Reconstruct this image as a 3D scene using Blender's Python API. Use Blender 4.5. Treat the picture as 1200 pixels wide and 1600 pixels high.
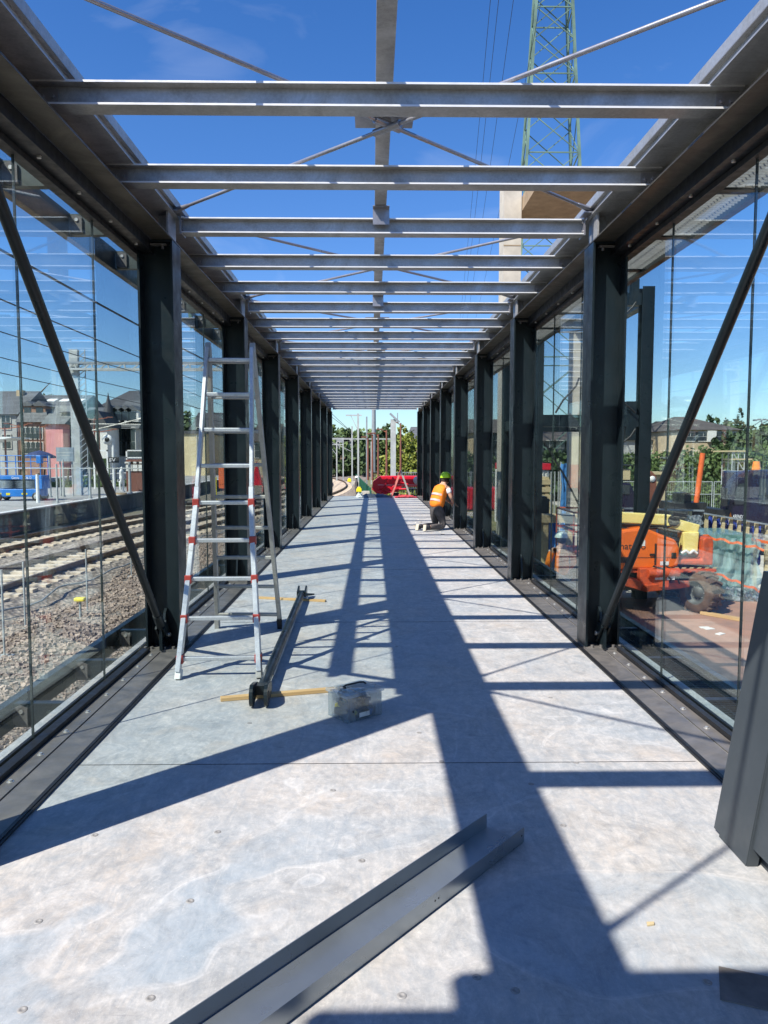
import bpy, bmesh, math, random
import numpy as np
from mathutils import Vector, Matrix
from math import radians, sin, cos, pi, atan, tan, sqrt
random.seed(7); rng = np.random.default_rng(11)
S = bpy.context.scene
for o in list(bpy.data.objects): bpy.data.objects.remove(o)
COL = S.collection
R = radians

# ------------------------------------------------------------------ camera
FPX, VX, VY, CH = 1180.0, 582.0, 712.0, 1.55        # focal length, vanishing point of the deck, eye height
_Y = Vector((VX-600, -(VY-800), FPX)).normalized()
_Z = Vector((0, _Y.z, -_Y.y)).normalized()
_X = -(_Y.cross(_Z))
MW = Matrix((_X, _Y, _Z))                            # rows: world axes written in camera coords (right, up, forward)
cam = bpy.data.cameras.new('camera'); camo = bpy.data.objects.new('camera', cam); COL.objects.link(camo)
right, up, fwd = MW.col[0], MW.col[1], MW.col[2]
m = Matrix.Identity(4)
for i in range(3):
    m[i][0] = right[i]; m[i][1] = up[i]; m[i][2] = -fwd[i]
m[2][3] = CH
camo.matrix_world = m
cam.sensor_fit = 'VERTICAL'; cam.sensor_height = 36; cam.lens = FPX/1600*36
cam.clip_start = .05; cam.clip_end = 3000
S.camera = camo
S.render.resolution_x = 768; S.render.resolution_y = 1024

def at(px, py, Y):                                   # survey helper: the point at distance Y seen along a sight line
    d = MW @ Vector((px-600, 800-py, FPX))
    return Vector((0, 0, CH)) + d*(Y/d.y)

# ------------------------------------------------------------------ light
SX, SY = .65, .62                                    # ground shift of a shadow per metre of height
sun_dir = Vector((-SX, -SY, 1)).normalized()
L = bpy.data.lights.new('sun', 'SUN'); L.energy = 5.0; L.angle = R(.5); L.color = (1, .945, .86)
lo = bpy.data.objects.new('sun', L); COL.objects.link(lo)
lo.rotation_euler = sun_dir.to_track_quat('Z', 'Y').to_euler()
W = bpy.data.worlds.new('World'); S.world = W; W.use_nodes = True
nt = W.node_tree; nt.nodes.clear()
wo = nt.nodes.new('ShaderNodeOutputWorld'); bg = nt.nodes.new('ShaderNodeBackground')
sky = nt.nodes.new('ShaderNodeTexSky'); sky.sky_type = 'NISHITA'; sky.sun_disc = False
sky.sun_elevation = math.asin(sun_dir.z); sky.sun_rotation = math.atan2(sun_dir.x, sun_dir.y)
sky.air_density = 1.0; sky.dust_density = .35; sky.ozone_density = 2.2; sky.altitude = 250
bg.inputs[1].default_value = .112
tc = nt.nodes.new('ShaderNodeTexCoord'); mp = nt.nodes.new('ShaderNodeMapping'); mp.inputs['Scale'].default_value = (2.2, 1.1, 5)
ns = nt.nodes.new('ShaderNodeTexNoise'); ns.inputs['Scale'].default_value = 2.2; ns.inputs['Detail'].default_value = 7; ns.inputs['Distortion'].default_value = .8
rp = nt.nodes.new('ShaderNodeValToRGB'); rp.color_ramp.elements[0].position = .55; rp.color_ramp.elements[1].position = .85
rp.color_ramp.elements[1].color = (.17, .17, .17, 1)
mx = nt.nodes.new('ShaderNodeMixRGB'); mx.inputs[2].default_value = (7, 7.4, 8, 1)
nt.links.new(tc.outputs['Generated'], mp.inputs[0]); nt.links.new(mp.outputs[0], ns.inputs[0]); nt.links.new(ns.outputs[0], rp.inputs[0])
nt.links.new(rp.outputs[0], mx.inputs[0]); hs = nt.nodes.new('ShaderNodeHueSaturation'); hs.inputs['Saturation'].default_value = 1.34; hs.inputs['Hue'].default_value = .512
nt.links.new(sky.outputs[0], hs.inputs['Color']); 
sxz = nt.nodes.new('ShaderNodeSeparateXYZ'); nt.links.new(tc.outputs['Generated'], sxz.inputs[0])
hr = nt.nodes.new('ShaderNodeValToRGB'); hr.color_ramp.elements[0].position = .0; hr.color_ramp.elements[0].color = (.60, .74, .92, 1); hr.color_ramp.elements[1].position = .38; hr.color_ramp.elements[1].color = (1, 1, 1, 1)
nt.links.new(sxz.outputs[2], hr.inputs[0]); hm = nt.nodes.new('ShaderNodeMixRGB'); hm.blend_type = 'MULTIPLY'; hm.inputs[0].default_value = 1
nt.links.new(hs.outputs[0], hm.inputs[1]); nt.links.new(hr.outputs[0], hm.inputs[2]); nt.links.new(hm.outputs[0], mx.inputs[1]); nt.links.new(mx.outputs[0], bg.inputs[0]); nt.links.new(bg.outputs[0], wo.inputs[0])
S.view_settings.view_transform = 'Standard'; S.view_settings.look = 'None'; S.view_settings.gamma = 1; S.view_settings.exposure = .70
S.cycles.transparent_max_bounces = 24; S.cycles.max_bounces = 8
S.cycles.caustics_reflective = False; S.cycles.caustics_refractive = False

# ------------------------------------------------------------------ materials
def nodes(name):
    mt = bpy.data.materials.new(name); mt.use_nodes = True
    n = mt.node_tree; b = n.nodes['Principled BSDF']
    return mt, n, b
def link(n, a, b): n.links.new(a, b)
def noise(n, scale, detail=5, rough=.6, dist=0, stretch=None, obj=True):
    t = n.nodes.new('ShaderNodeTexCoord'); x = n.nodes.new('ShaderNodeTexNoise')
    x.inputs['Scale'].default_value = scale; x.inputs['Detail'].default_value = detail
    x.inputs['Roughness'].default_value = rough; x.inputs['Distortion'].default_value = dist
    p = n.nodes.new('ShaderNodeMapping')
    if stretch: p.inputs['Scale'].default_value = stretch
    link(n, t.outputs['Object'], p.inputs[0]); link(n, p.outputs[0], x.inputs[0])
    return x.outputs[0]
def ramp(n, src, stops):
    r = n.nodes.new('ShaderNodeValToRGB'); e = r.color_ramp.elements
    while len(e) < len(stops): e.new(.5)
    for k, (p, c) in enumerate(stops):
        e[k].position = p; e[k].color = (c, c, c, 1) if not isinstance(c, (tuple, list)) else tuple(c)+(1,)
    link(n, src, r.inputs[0]); return r.outputs[0]
def mixc(n, f, a, b, mode='MIX'):
    x = n.nodes.new('ShaderNodeMixRGB'); x.blend_type = mode
    for i, v in ((0, f), (1, a), (2, b)):
        if hasattr(v, 'is_linked') or hasattr(v, 'links'): link(n, v, x.inputs[i])
        elif isinstance(v, (tuple, list)): x.inputs[i].default_value = tuple(v)+(1,)
        else: x.inputs[i].default_value = v
    return x.outputs[0]
def bump(n, b, src, s, d=.01):
    x = n.nodes.new('ShaderNodeBump'); x.inputs['Strength'].default_value = s; x.inputs['Distance'].default_value = d
    link(n, src, x.inputs['Height']); link(n, x.outputs[0], b.inputs['Normal'])
def pm(name, col, rough=.6, metal=0, var=.15, scale=6, bmp=0, bd=.01, col2=None, stretch=None, spec=None, detail=5, dist=0, rv=.12):
    mt, n, b = nodes(name)
    s = noise(n, scale, detail, .6, dist, stretch)
    c2 = col2 or tuple(min(1, c*(1-var*1.4)) for c in col)
    c1 = tuple(min(1, c*(1+var)) for c in col) if not col2 else col
    link(n, ramp(n, s, [(.32, c1), (.68, c2)]), b.inputs['Base Color'])
    link(n, ramp(n, noise(n, scale*2.7, 3), [(.3, max(0, rough-rv)), (.7, min(1, rough+rv))]), b.inputs['Roughness'])
    b.inputs['Metallic'].default_value = metal
    if spec is not None: b.inputs['Specular IOR Level'].default_value = spec
    if bmp: bump(n, b, s, bmp, bd)
    return mt
M = {}
M['dark'] = pm('dark_painted_steel', (.010, .017, .021), .36, .0, .3, 2.5, col2=(.005, .010, .013), spec=.35, detail=9, dist=1.2)
M['darkworn'] = pm('dark_steel_dusty', (.18, .165, .15), .42, .1, .2, 3.5, col2=(.095, .092, .09), dist=1.5)
M['headblack'] = pm('near_black_steel', (.008, .010, .013), .4)
M['black'] = pm('black_rubber_seal', (.012, .012, .013), .5)
M['armgrey'] = pm('grey_green_steel', (.06, .075, .07), .5, .1, .3, 6)
M['rust'] = pm('rust_primed_edge', (.16, .085, .05), .7, 0, .3, 9)
def galv(name, a, b2, metal=.75, rough=.42):
    mt, n, b = nodes(name)
    s = noise(n, 3.2, 6, .65, 1.2); f = noise(n, 60, 3, .7); st = noise(n, 5, 4, .6, .4, (.35, 5, 5))
    c = mixc(n, ramp(n, s, [(.3, 0), (.7, 1)]), a, b2)
    c = mixc(n, ramp(n, f, [(.35, 0), (.7, .35)]), c, tuple(x*1.35 for x in a))
    c = mixc(n, ramp(n, st, [(.55, 0), (.8, .35)]), c, (.19, .175, .155))
    c = mixc(n, ramp(n, noise(n, 1.1, 5, .7, 1), [(.5, 0), (.7, .3)]), c, tuple(x*.6 for x in b2))
    link(n, c, b.inputs['Base Color']); b.inputs['Metallic'].default_value = metal
    link(n, ramp(n, s, [(.3, rough-.1), (.7, rough+.15)]), b.inputs['Roughness'])
    bump(n, b, f, .05, .003)
    return mt
M['galv'] = galv('galvanised_steel', (.50, .505, .50), (.29, .29, .285), .5)
M['channel'] = pm('smooth_zinc_sheet', (.33, .37, .40), .32, .7, .1, 1.5, col2=(.26, .295, .325), dist=1)
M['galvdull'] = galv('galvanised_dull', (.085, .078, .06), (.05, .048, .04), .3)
M['edgeglint'] = pm('painted_edge_glint', (.74, .75, .75), .4, .2, .05, 8)  # sun glint on the beam flange edges, painted as a paler zinc
M['galvnew'] = galv('galvanised_sheet', (.40, .385, .41), (.28, .30, .325), .7, .34)
M['alu'] = galv('aluminium', (.60, .61, .62), (.42, .43, .44), .7, .4)
M['aluworn'] = galv('aluminium_worn', (.45, .44, .41), (.33, .32, .29), .5, .5)
M['platedull'] = pm('dusty_flat_plate', (.17, .155, .14), .8, 0, .25, 8)
M['screwgrey'] = pm('dusty_screw', (.30, .29, .275), .6, .2, .1, 30)
M['zinc'] = pm('zinc_bolt', (.62, .61, .58), .4, .7, .1, 30)
M['plastred'] = pm('red_plastic', (.36, .045, .035), .45)
M['wood'] = pm('pine_batten', (.62, .42, .2), .7, 0, .2, 9, .2, .004, col2=(.45, .27, .11), stretch=(.25, 6, 6))
M['woodpale'] = pm('pale_timber', (.58, .47, .27), .75, 0, .2, 6, col2=(.42, .33, .18), stretch=(.3, 4, 4))
def glassmat(name, tint, frost=None):
    mt = bpy.data.materials.new(name); mt.use_nodes = True; n = mt.node_tree; n.nodes.clear()
    o = n.nodes.new('ShaderNodeOutputMaterial'); t = n.nodes.new('ShaderNodeBsdfTransparent'); g = n.nodes.new('ShaderNodeBsdfGlossy')
    t.inputs[0].default_value = tint+(1,); g.inputs['Roughness'].default_value = .004; g.inputs[0].default_value = (.92, .97, .95, 1)
    geo = n.nodes.new('ShaderNodeNewGeometry'); ma = n.nodes.new('ShaderNodeMath'); ma.operation = 'MULTIPLY_ADD'
    ma.inputs[1].default_value = -(1.54-1/1.54); ma.inputs[2].default_value = 1.54
    link(n, geo.outputs['Backfacing'], ma.inputs[0])
    f = n.nodes.new('ShaderNodeFresnel'); link(n, ma.outputs[0], f.inputs[0])
    # slight waviness, as in toughened glass
    tx = n.nodes.new('ShaderNodeTexCoord'); w = n.nodes.new('ShaderNodeTexNoise'); w.inputs['Scale'].default_value = 1.3; w.inputs['Detail'].default_value = 1
    bu = n.nodes.new('ShaderNodeBump'); bu.inputs['Strength'].default_value = .06; bu.inputs['Distance'].default_value = .02
    link(n, tx.outputs['Object'], w.inputs[0]); link(n, w.outputs[0], bu.inputs['Height']); link(n, bu.outputs[0], g.inputs['Normal'])
    x = n.nodes.new('ShaderNodeMixShader'); link(n, f.outputs[0], x.inputs[0]); link(n, t.outputs[0], x.inputs[1]); link(n, g.outputs[0], x.inputs[2])
    last = x.outputs[0]
    if frost:
        d = n.nodes.new('ShaderNodeBsdfDiffuse'); d.inputs[0].default_value = frost[0]+(1,)
        tr = n.nodes.new('ShaderNodeBsdfTranslucent'); tr.inputs[0].default_value = frost[0]+(1,)
        ad = n.nodes.new('ShaderNodeMixShader'); ad.inputs[0].default_value = .5; link(n, d.outputs[0], ad.inputs[1]); link(n, tr.outputs[0], ad.inputs[2])
        y = n.nodes.new('ShaderNodeMixShader'); nn = n.nodes.new('ShaderNodeTexNoise'); nn.inputs['Scale'].default_value = frost[2]; nn.inputs['Detail'].default_value = 6; nn.inputs['Distortion'].default_value = 2
        mpn = n.nodes.new('ShaderNodeMapping'); mpn.inputs['Scale'].default_value = (2.5, 2.5, .6)
        link(n, tx.outputs['Object'], mpn.inputs[0]); link(n, mpn.outputs[0], nn.inputs[0])
        link(n, ramp(n, nn.outputs[0], [(.35, max(0, frost[1]-.2)), (.65, min(1, frost[1]+.2))]), y.inputs[0])
        link(n, last, y.inputs[1]); link(n, ad.outputs[0], y.inputs[2]); last = y.outputs[0]
    link(n, last, o.inputs[0]); return mt
M['glass'] = glassmat('clear_glass', (.915, .965, .955))
M['seal'] = pm('silicone_joint', (.012, .018, .02), .4)
M['edge'] = pm('glass_edge', (.10, .22, .2), .2)
M['clearbox'] = glassmat('clear_plastic', (.9, .92, .93), ((.6, .65, .68), .3, .6))
M['lidplastic'] = glassmat('milky_plastic', (.9, .92, .93), ((.75, .8, .82), .38, .8))
M['wrap'] = glassmat('plastic_sheet', (.88, .93, .93), ((.52, .72, .70), .55, 1.6))
M['wrapclear'] = glassmat('clear_sheet', (.9, .93, .95), ((.75, .8, .84), .4, 2.5))

def deckmat():
    mt, n, b = nodes('cement_floor_board')
    big = noise(n, .75, 4, .55, 1.0); mid = noise(n, 3.0, 7, .68, 1.6); fine = noise(n, 24, 7, .75, .8, (1, 1, 1)); strk = noise(n, 9, 6, .7, 2.2, (1, .35, 1))
    c = mixc(n, ramp(n, big, [(.40, 0), (.60, 1)]), (.44, .405, .365), (.33, .35, .36))
    c = mixc(n, ramp(n, mid, [(.42, 0), (.66, .6)]), c, (.53, .505, .475))
    c = mixc(n, ramp(n, noise(n, 13, 8, .78, 2.5, (1, .45, 1)), [(.46, 0), (.62, .5)]), c, (.58, .56, .53))
    c = mixc(n, ramp(n, strk, [(.48, 0), (.68, .6)]), c, (.26, .29, .315))
    c = mixc(n, ramp(n, noise(n, 2.1, 4, .6, .5), [(.54, 0), (.70, .5)]), c, (.50, .42, .34))
    c = mixc(n, ramp(n, fine, [(.38, .38), (.58, 0)]), c, (.24, .26, .28))
    c = mixc(n, ramp(n, noise(n, 90, 3, .8), [(.62, 0), (.74, .45)]), c, (.70, .69, .67))
    # lime veins where puddles dried
    t = n.nodes.new('ShaderNodeTexCoord'); v = n.nodes.new('ShaderNodeTexNoise'); v.inputs['Scale'].default_value = .62; v.inputs['Detail'].default_value = 3; v.inputs['Distortion'].default_value = .7
    mpv = n.nodes.new('ShaderNodeMapping'); mpv.inputs['Location'].default_value = (3.3, .6, 0); link(n, t.outputs['Object'], mpv.inputs[0]); link(n, mpv.outputs[0], v.inputs[0])
    ln = ramp(n, v.outputs[0], [(.482, 0), (.486, 1), (.489, .1), (.4925, .8), (.496, 0)])
    brk = ramp(n, noise(n, 5, 4, .7), [(.40, .1), (.55, 1)])
    mm = n.nodes.new('ShaderNodeMath'); mm.operation = 'MULTIPLY'; link(n, ln, mm.inputs[0]); link(n, brk, mm.inputs[1])
    m3 = n.nodes.new('ShaderNodeMath'); m3.operation = 'MULTIPLY'; m3.inputs[1].default_value = .55; link(n, mm.outputs[0], m3.inputs[0])
    c = mixc(n, m3.outputs[0], c, (.64, .63, .61))
    pud = ramp(n, v.outputs[0], [(.36, 0), (.45, .5), (.480, .42), (.49, 0)])
    spx = n.nodes.new('ShaderNodeSeparateXYZ'); link(n, t.outputs['Object'], spx.inputs[0])
    loc_ = ramp(n, spx.outputs[1], [(0, 1), (.5, 1)]); mr = n.nodes.new('ShaderNodeMapRange'); mr.inputs[1].default_value = 2.3; mr.inputs[2].default_value = 3.4; mr.inputs[3].default_value = 1; mr.inputs[4].default_value = .12; link(n, spx.outputs[1], mr.inputs[0])
    pm2 = n.nodes.new('ShaderNodeMath'); pm2.operation = 'MULTIPLY'; link(n, pud, pm2.inputs[0]); link(n, mr.outputs[0], pm2.inputs[1])
    c = mixc(n, pm2.outputs[0], c, (.27, .34, .40))
    scr = noise(n, 40, 4, .8, 1.5, (1.6, .06, 1)); c = mixc(n, ramp(n, scr, [(.60, 0), (.70, .28)]), c, (.62, .60, .57))
    scr2 = noise(n, 30, 4, .8, 2.5, (.08, 1.4, 1)); c = mixc(n, ramp(n, scr2, [(.62, 0), (.72, .35)]), c, (.22, .22, .225))
    smg = ramp(n, noise(n, 1.7, 3, .5, .3, (1.6, .5, 1)), [(.66, 0), (.8, .5)])
    c = mixc(n, smg, c, (.17, .18, .2))
    br = noise(n, 4.5, 12, .82, 1.1); c = mixc(n, 1.0, c, ramp(n, br, [(.36, .80), (.50, 1.02), (.64, 1.15)]), 'MULTIPLY')
    c = mixc(n, ramp(n, noise(n, 1.3, 6, .7, 1.5, (1, .7, 1)), [(.52, 0), (.70, .35)]), c, (.32, .35, .38))
    c = mixc(n, ramp(n, noise(n, 55, 5, .8, 3), [(.60, 0), (.66, .5)]), c, (.66, .64, .61))
    link(n, c, b.inputs['Base Color'])
    link(n, ramp(n, mid, [(.3, .42), (.7, .72)]), b.inputs['Roughness'])
    bump(n, b, fine, .12, .004)
    return mt
M['deck'] = deckmat()
M['gravel'] = None
def gravelmat(name, a, b2, c3, sc=9):
    mt, n, b = nodes(name)
    t = n.nodes.new('ShaderNodeTexCoord'); v = n.nodes.new('ShaderNodeTexVoronoi'); v.inputs['Scale'].default_value = sc; v.inputs['Randomness'].default_value = 1
    link(n, t.outputs['Object'], v.inputs[0])
    big = noise(n, .35, 4, .6, .6)
    sep = n.nodes.new('ShaderNodeSeparateColor'); link(n, v.outputs['Color'], sep.inputs[0])
    c = mixc(n, sep.outputs[0], a, b2); c = mixc(n, ramp(n, big, [(.4, 0), (.65, .8)]), c, c3)
    c = mixc(n, ramp(n, v.outputs['Distance'], [(.25, 0), (.6, .6)]), c, (.05, .045, .04))
    link(n, c, b.inputs['Base Color']); b.inputs['Roughness'].default_value = .9
    bump(n, b, v.outputs['Distance'], .8, .04)
    return mt
M['gravel'] = gravelmat('gravel_ground', (.43, .35, .28), (.26, .21, .18), (.25, .23, .20), 16)
M['ballast'] = gravelmat('track_ballast', (.50, .41, .33), (.30, .235, .19), (.44, .37, .30), 9)
M['stone'] = pm('loose_stone', (.47, .36, .28), .9, 0, .35, 2.6, col2=(.22, .17, .145))
M['earth'] = pm('dry_earth', (.23, .19, .15), .95, 0, .3, .5, .5, .05, col2=(.12, .12, .075))
M['grass'] = pm('rough_grass', (.10, .12, .04), .9, 0, .3, .6, .5, .05, col2=(.2, .18, .08))
M['redpave'] = pm('red_brown_hardstanding', (.40, .21, .14), .85, 0, .2, 1.2, .2, .01, col2=(.26, .16, .12), dist=1)
M['conc'] = pm('pale_concrete', (.50, .46, .39), .85, 0, .12, 2, .1, .01)
M['concdark'] = pm('concrete_soffit', (.34, .25, .16), .9, 0, .15, 3)
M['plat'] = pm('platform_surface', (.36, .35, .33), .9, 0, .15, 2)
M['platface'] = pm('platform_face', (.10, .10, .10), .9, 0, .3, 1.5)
M['sleeper'] = pm('concrete_sleeper', (.60, .50, .38), .9, 0, .2, 4)
M['rail'] = pm('rusty_rail', (.13, .085, .06), .5, .5, .3, 5)
M['mast'] = pm('pale_grey_mast', (.42, .44, .43), .6, .2, .15, 2)
M['mastgrey'] = pm('grey_tube_mast', (.26, .29, .31), .6, .2, .15, 2)
M['wire'] = pm('overhead_wire', (.03, .03, .03), .6)
M['browniron'] = pm('red_brown_post', (.19, .07, .045), .6)
M['orangetop'] = pm('orange_lamp_arm', (.36, .11, .05), .6)
M['slate'] = pm('slate_roof', (.11, .115, .12), .7, 0, .25, 1.2, .3, .05, stretch=(.3, .3, 3))
M['slategrey'] = pm('grey_slate_roof', (.17, .18, .175), .75, 0, .2, 1.0, .3, .05)
M['slatedark'] = pm('dark_slate_roof', (.07, .07, .073), .7, 0, .2, 1.0)
M['brownroof'] = pm('brown_tile_roof', (.095, .08, .07), .8, 0, .2, 1.0, .3, .05)
M['brick'] = pm('ornate_brown_brick', (.34, .20, .14), .85, 0, .25, 2.5)
M['pink'] = pm('pink_render', (.66, .28, .26), .9, 0, .08, 1)
M['whitewall'] = pm('white_render', (.72, .70, .64), .9, 0, .06, 1)
M['greywall'] = pm('grey_render', (.42, .42, .40), .9, 0, .1, 1)
M['timberwall'] = pm('weathered_boards', (.20, .19, .18), .9, 0, .2, 1.5, stretch=(6, 6, .3))
M['cream'] = pm('cream_render', (.72, .60, .36), .9, 0, .08, 1)
M['beige'] = pm('beige_brick', (.52, .40, .25), .9, 0, .15, 2)
M['wglass'] = pm('window_pane', (.03, .04, .05), .08, 0, .1, 1, spec=.8)
M['wframe'] = pm('window_frame', (.6, .58, .52), .7)
M['leafd'] = pm('dark_leaves', (.075, .12, .04), .7, 0, .35, .9, col2=(.035, .065, .022))
M['leafm'] = pm('green_leaves', (.13, .18, .045), .7, 0, .35, .9, col2=(.05, .095, .03))
M['leafy'] = pm('yellow_green_leaves', (.26, .27, .035), .7, 0, .3, .9, col2=(.10, .15, .02))
M['leafp'] = pm('pale_leaves', (.17, .17, .09), .7, 0, .3, .9, col2=(.10, .11, .05))
M['bark'] = pm('bark', (.10, .075, .05), .9, 0, .3, 5)
M['orange'] = pm('orange_machine_paint', (.84, .16, .015), .38, 0, .06, 3.5, col2=(.68, .13, .025), detail=8, dist=1.2)
M['orangered'] = pm('orange_red_paint', (.70, .10, .025), .5, 0, .1, 5, col2=(.30, .06, .03), detail=8, dist=1.5)
M['yellow'] = pm('pale_yellow_paint', (.80, .66, .22), .4, 0, .06, 2)
M['tyre'] = pm('dusty_tyre', (.12, .075, .05), .9, 0, .3, 6)
M['rim'] = pm('wheel_rim', (.10, .105, .10), .6, .2)
M['machblack'] = pm('black_machine_part', (.02, .02, .02), .5)
M['navy'] = pm('purple_navy_paint', (.012, .009, .030), .3, 0, .1, 2)
M['blue'] = pm('blue_machine_paint', (.02, .18, .55), .4, 0, .1, 2)
M['bluesheet'] = pm('blue_sheet', (.03, .06, .33), .5, 0, .3, 3)
M['bluetarp'] = pm('light_blue_tarp', (.06, .22, .50), .5, 0, .3, 3)
M['redpaint'] = pm('crimson_paint', (.62, .012, .03), .35, 0, .1, 1.5)
M['redcloth'] = pm('red_strap', (.5, .05, .06), .8)
M['pinkred'] = pm('faded_red', (.6, .20, .17), .6)
M['white'] = pm('white_paint', (.78, .78, .75), .5, 0, .06, 3)
M['yellowhi'] = pm('bright_yellow', (.82, .68, .01), .5)
M['greenfence'] = pm('green_fence_paint', (.015, .10, .06), .5)
M['orangeht'] = pm('orange_mesh_band', (.75, .14, .03), .7)
M['skin'] = pm('skin', (.50, .29, .20), .55, 0, .06, 20)
M['vest'] = pm('orange_vest', (.95, .23, .012), .8, 0, .12, 14, .15, .01)
M['reflect'] = pm('grey_reflective_tape', (.55, .45, .42), .4)
M['tee'] = pm('white_cotton', (.75, .75, .76), .9)
M['trouser'] = pm('grey_work_trousers', (.085, .075, .072), .9, 0, .3, 12, .4, .01)
M['boot'] = pm('black_boot', (.02, .02, .022), .6)
M['sole'] = pm('pale_sole', (.5, .46, .36), .8)
M['helmg'] = pm('lime_helmet', (.50, .80, .02), .3)
M['helmw'] = pm('white_helmet', (.66, .74, .66), .35)
M['hair'] = pm('dark_hair', (.03, .02, .015), .8)
M['panel'] = pm('anthracite_coated_sheet', (.05, .06, .068), .42, .15, .06, 3)
M['parasol'] = pm('navy_canvas', (.03, .05, .14), .8)
M['board'] = pm('grey_blue_board', (.20, .25, .29), .6)
M['dirtyfoil'] = pm('dark_sheeting', (.05, .06, .08), .4, 0, .3, 2)
M['pylon'] = pm('pale_green_pylon', (.17, .28, .22), .6, 0, .35, .35, col2=(.07, .12, .095))
M['textblack'] = pm('black_lettering', (.02, .02, .02), .6)
M['textwhite'] = pm('white_lettering', (.8, .8, .8), .6)
M['amber'] = pm('amber_lens', (.85, .25, .02), .2)
M['label'] = pm('paper_label', (.7, .7, .66), .7)

# ------------------------------------------------------------------ mesh builder
def tag(o, label=None, cat=None, group=None, kind=None):
    if label: o['label'] = label
    if cat: o['category'] = cat
    if group: o['group'] = group
    if kind: o['kind'] = kind
    return o
def thing(name, label, cat, loc=(0, 0, 0), rz=0, group=None):
    o = bpy.data.objects.new(name, None); COL.objects.link(o); o.empty_display_size = .2
    o.location = loc; o.rotation_euler = (0, 0, rz)
    return tag(o, label, cat, group)
class MB:
    def __init__(s, off=(0, 0, 0)): s.v = []; s.f = []; s.sm = []; s.off = Vector(off)
    def add(s, vs, fs, smooth=False):
        k = len(s.v); s.v += [Vector(v)-s.off for v in vs]
        for f in fs: s.f.append([i+k for i in f]); s.sm.append(smooth)
        return s
    def box(s, x0, x1, y0, y1, z0, z1):
        if x0 > x1: x0, x1 = x1, x0
        if y0 > y1: y0, y1 = y1, y0
        return s.add([(x0,y0,z0),(x1,y0,z0),(x1,y1,z0),(x0,y1,z0),(x0,y0,z1),(x1,y0,z1),(x1,y1,z1),(x0,y1,z1)],
                     [(0,3,2,1),(4,5,6,7),(0,1,5,4),(1,2,6,5),(2,3,7,6),(3,0,4,7)])
    def bar(s, p, q, w, h, up=(0, 0, 1)):
        p, q = Vector(p), Vector(q); d = (q-p).normalized(); u = Vector(up)
        if abs(d.dot(u.normalized())) > .98: u = Vector((1, 0, 0))
        a = d.cross(u).normalized(); b = a.cross(d).normalized()
        vs = [c+a*(sx*w/2)+b*(sy*h/2) for c in (p, q) for sx, sy in ((-1,-1),(1,-1),(1,1),(-1,1))]
        return s.add(vs, [(3,2,1,0),(4,5,6,7),(0,1,5,4),(1,2,6,5),(2,3,7,6),(3,0,4,7)])
    def tube(s, p, q, r, n=10, r2=None, cap=True):
        p, q = Vector(p), Vector(q); d = (q-p).normalized(); u = Vector((0,0,1)) if abs(d.z) < .9 else Vector((1,0,0))
        a = d.cross(u).normalized(); b = a.cross(d); r2 = r if r2 is None else r2
        vs = [c+(a*cos(2*pi*k/n)+b*sin(2*pi*k/n))*rr for c, rr in ((p, r), (q, r2)) for k in range(n)]
        s.add(vs, [(k, k+n, (k+1) % n+n, (k+1) % n) for k in range(n)], True)
        if cap: s.add(vs, [tuple(range(n)), tuple(range(2*n-1, n-1, -1))])
        return s
    def path(s, pts, r, n=6):
        for a, b in zip(pts, pts[1:]): s.tube(a, b, r, n)
        return s
    def prism(s, poly, axis, a, b):
        def P(u, v, w): return {'x': (w, u, v), 'y': (u, w, v), 'z': (u, v, w)}[axis]
        n = len(poly); vs = [P(u, v, a) for u, v in poly]+[P(u, v, b) for u, v in poly]
        return s.add(vs, [tuple(range(n)), tuple(range(2*n-1, n-1, -1))]+[(k, (k+1) % n, (k+1) % n+n, k+n) for k in range(n)])
    def lathe(s, prof, c=(0, 0, 0), n=20, axis='z', a0=0, a1=2*pi):
        vs = []; full = abs(a1-a0-2*pi) < 1e-6; m_ = n if full else n+1
        for r, z in prof:
            for k in range(m_):
                t = a0+(a1-a0)*k/n
                p = (r*cos(t), r*sin(t), z)
                if axis == 'x': p = (z, r*cos(t), r*sin(t))
                if axis == 'y': p = (r*cos(t), z, r*sin(t))
                vs.append((p[0]+c[0], p[1]+c[1], p[2]+c[2]))
        fs = [(i*m_+k, i*m_+(k+1) % m_, (i+1)*m_+(k+1) % m_, (i+1)*m_+k) for i in range(len(prof)-1) for k in range(n)]
        return s.add(vs, fs, True)
    def build(s, name, mat, parent=None, bev=0, rot=None, loc=None, fixn=True):
        me = bpy.data.meshes.new(name); me.from_pydata([tuple(v) for v in s.v], [], s.f)
        for p, f in zip(me.polygons, s.sm): p.use_smooth = f
        if fixn:
            b = bmesh.new(); b.from_mesh(me); bmesh.ops.recalc_face_normals(b, faces=b.faces); b.to_mesh(me); b.free()
        me.materials.append(mat if not isinstance(mat, str) else M[mat]); me.update()
        o = bpy.data.objects.new(name, me); COL.objects.link(o)
        if parent: o.parent = parent
        if loc is not None: o.location = loc
        if rot is not None: o.rotation_euler = rot
        if bev:
            mo = o.modifiers.new('bevel', 'BEVEL'); mo.width = bev; mo.segments = 2; mo.limit_method = 'ANGLE'; mo.angle_limit = R(40)
        return o
def solo(o, label, cat, group=None): return tag(o, label, cat, group)
def copy_tree(o, parent=None):
    c = o.copy(); COL.objects.link(c); c.parent = parent
    for ch in list(o.children): copy_tree(ch, c)
    return c
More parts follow.
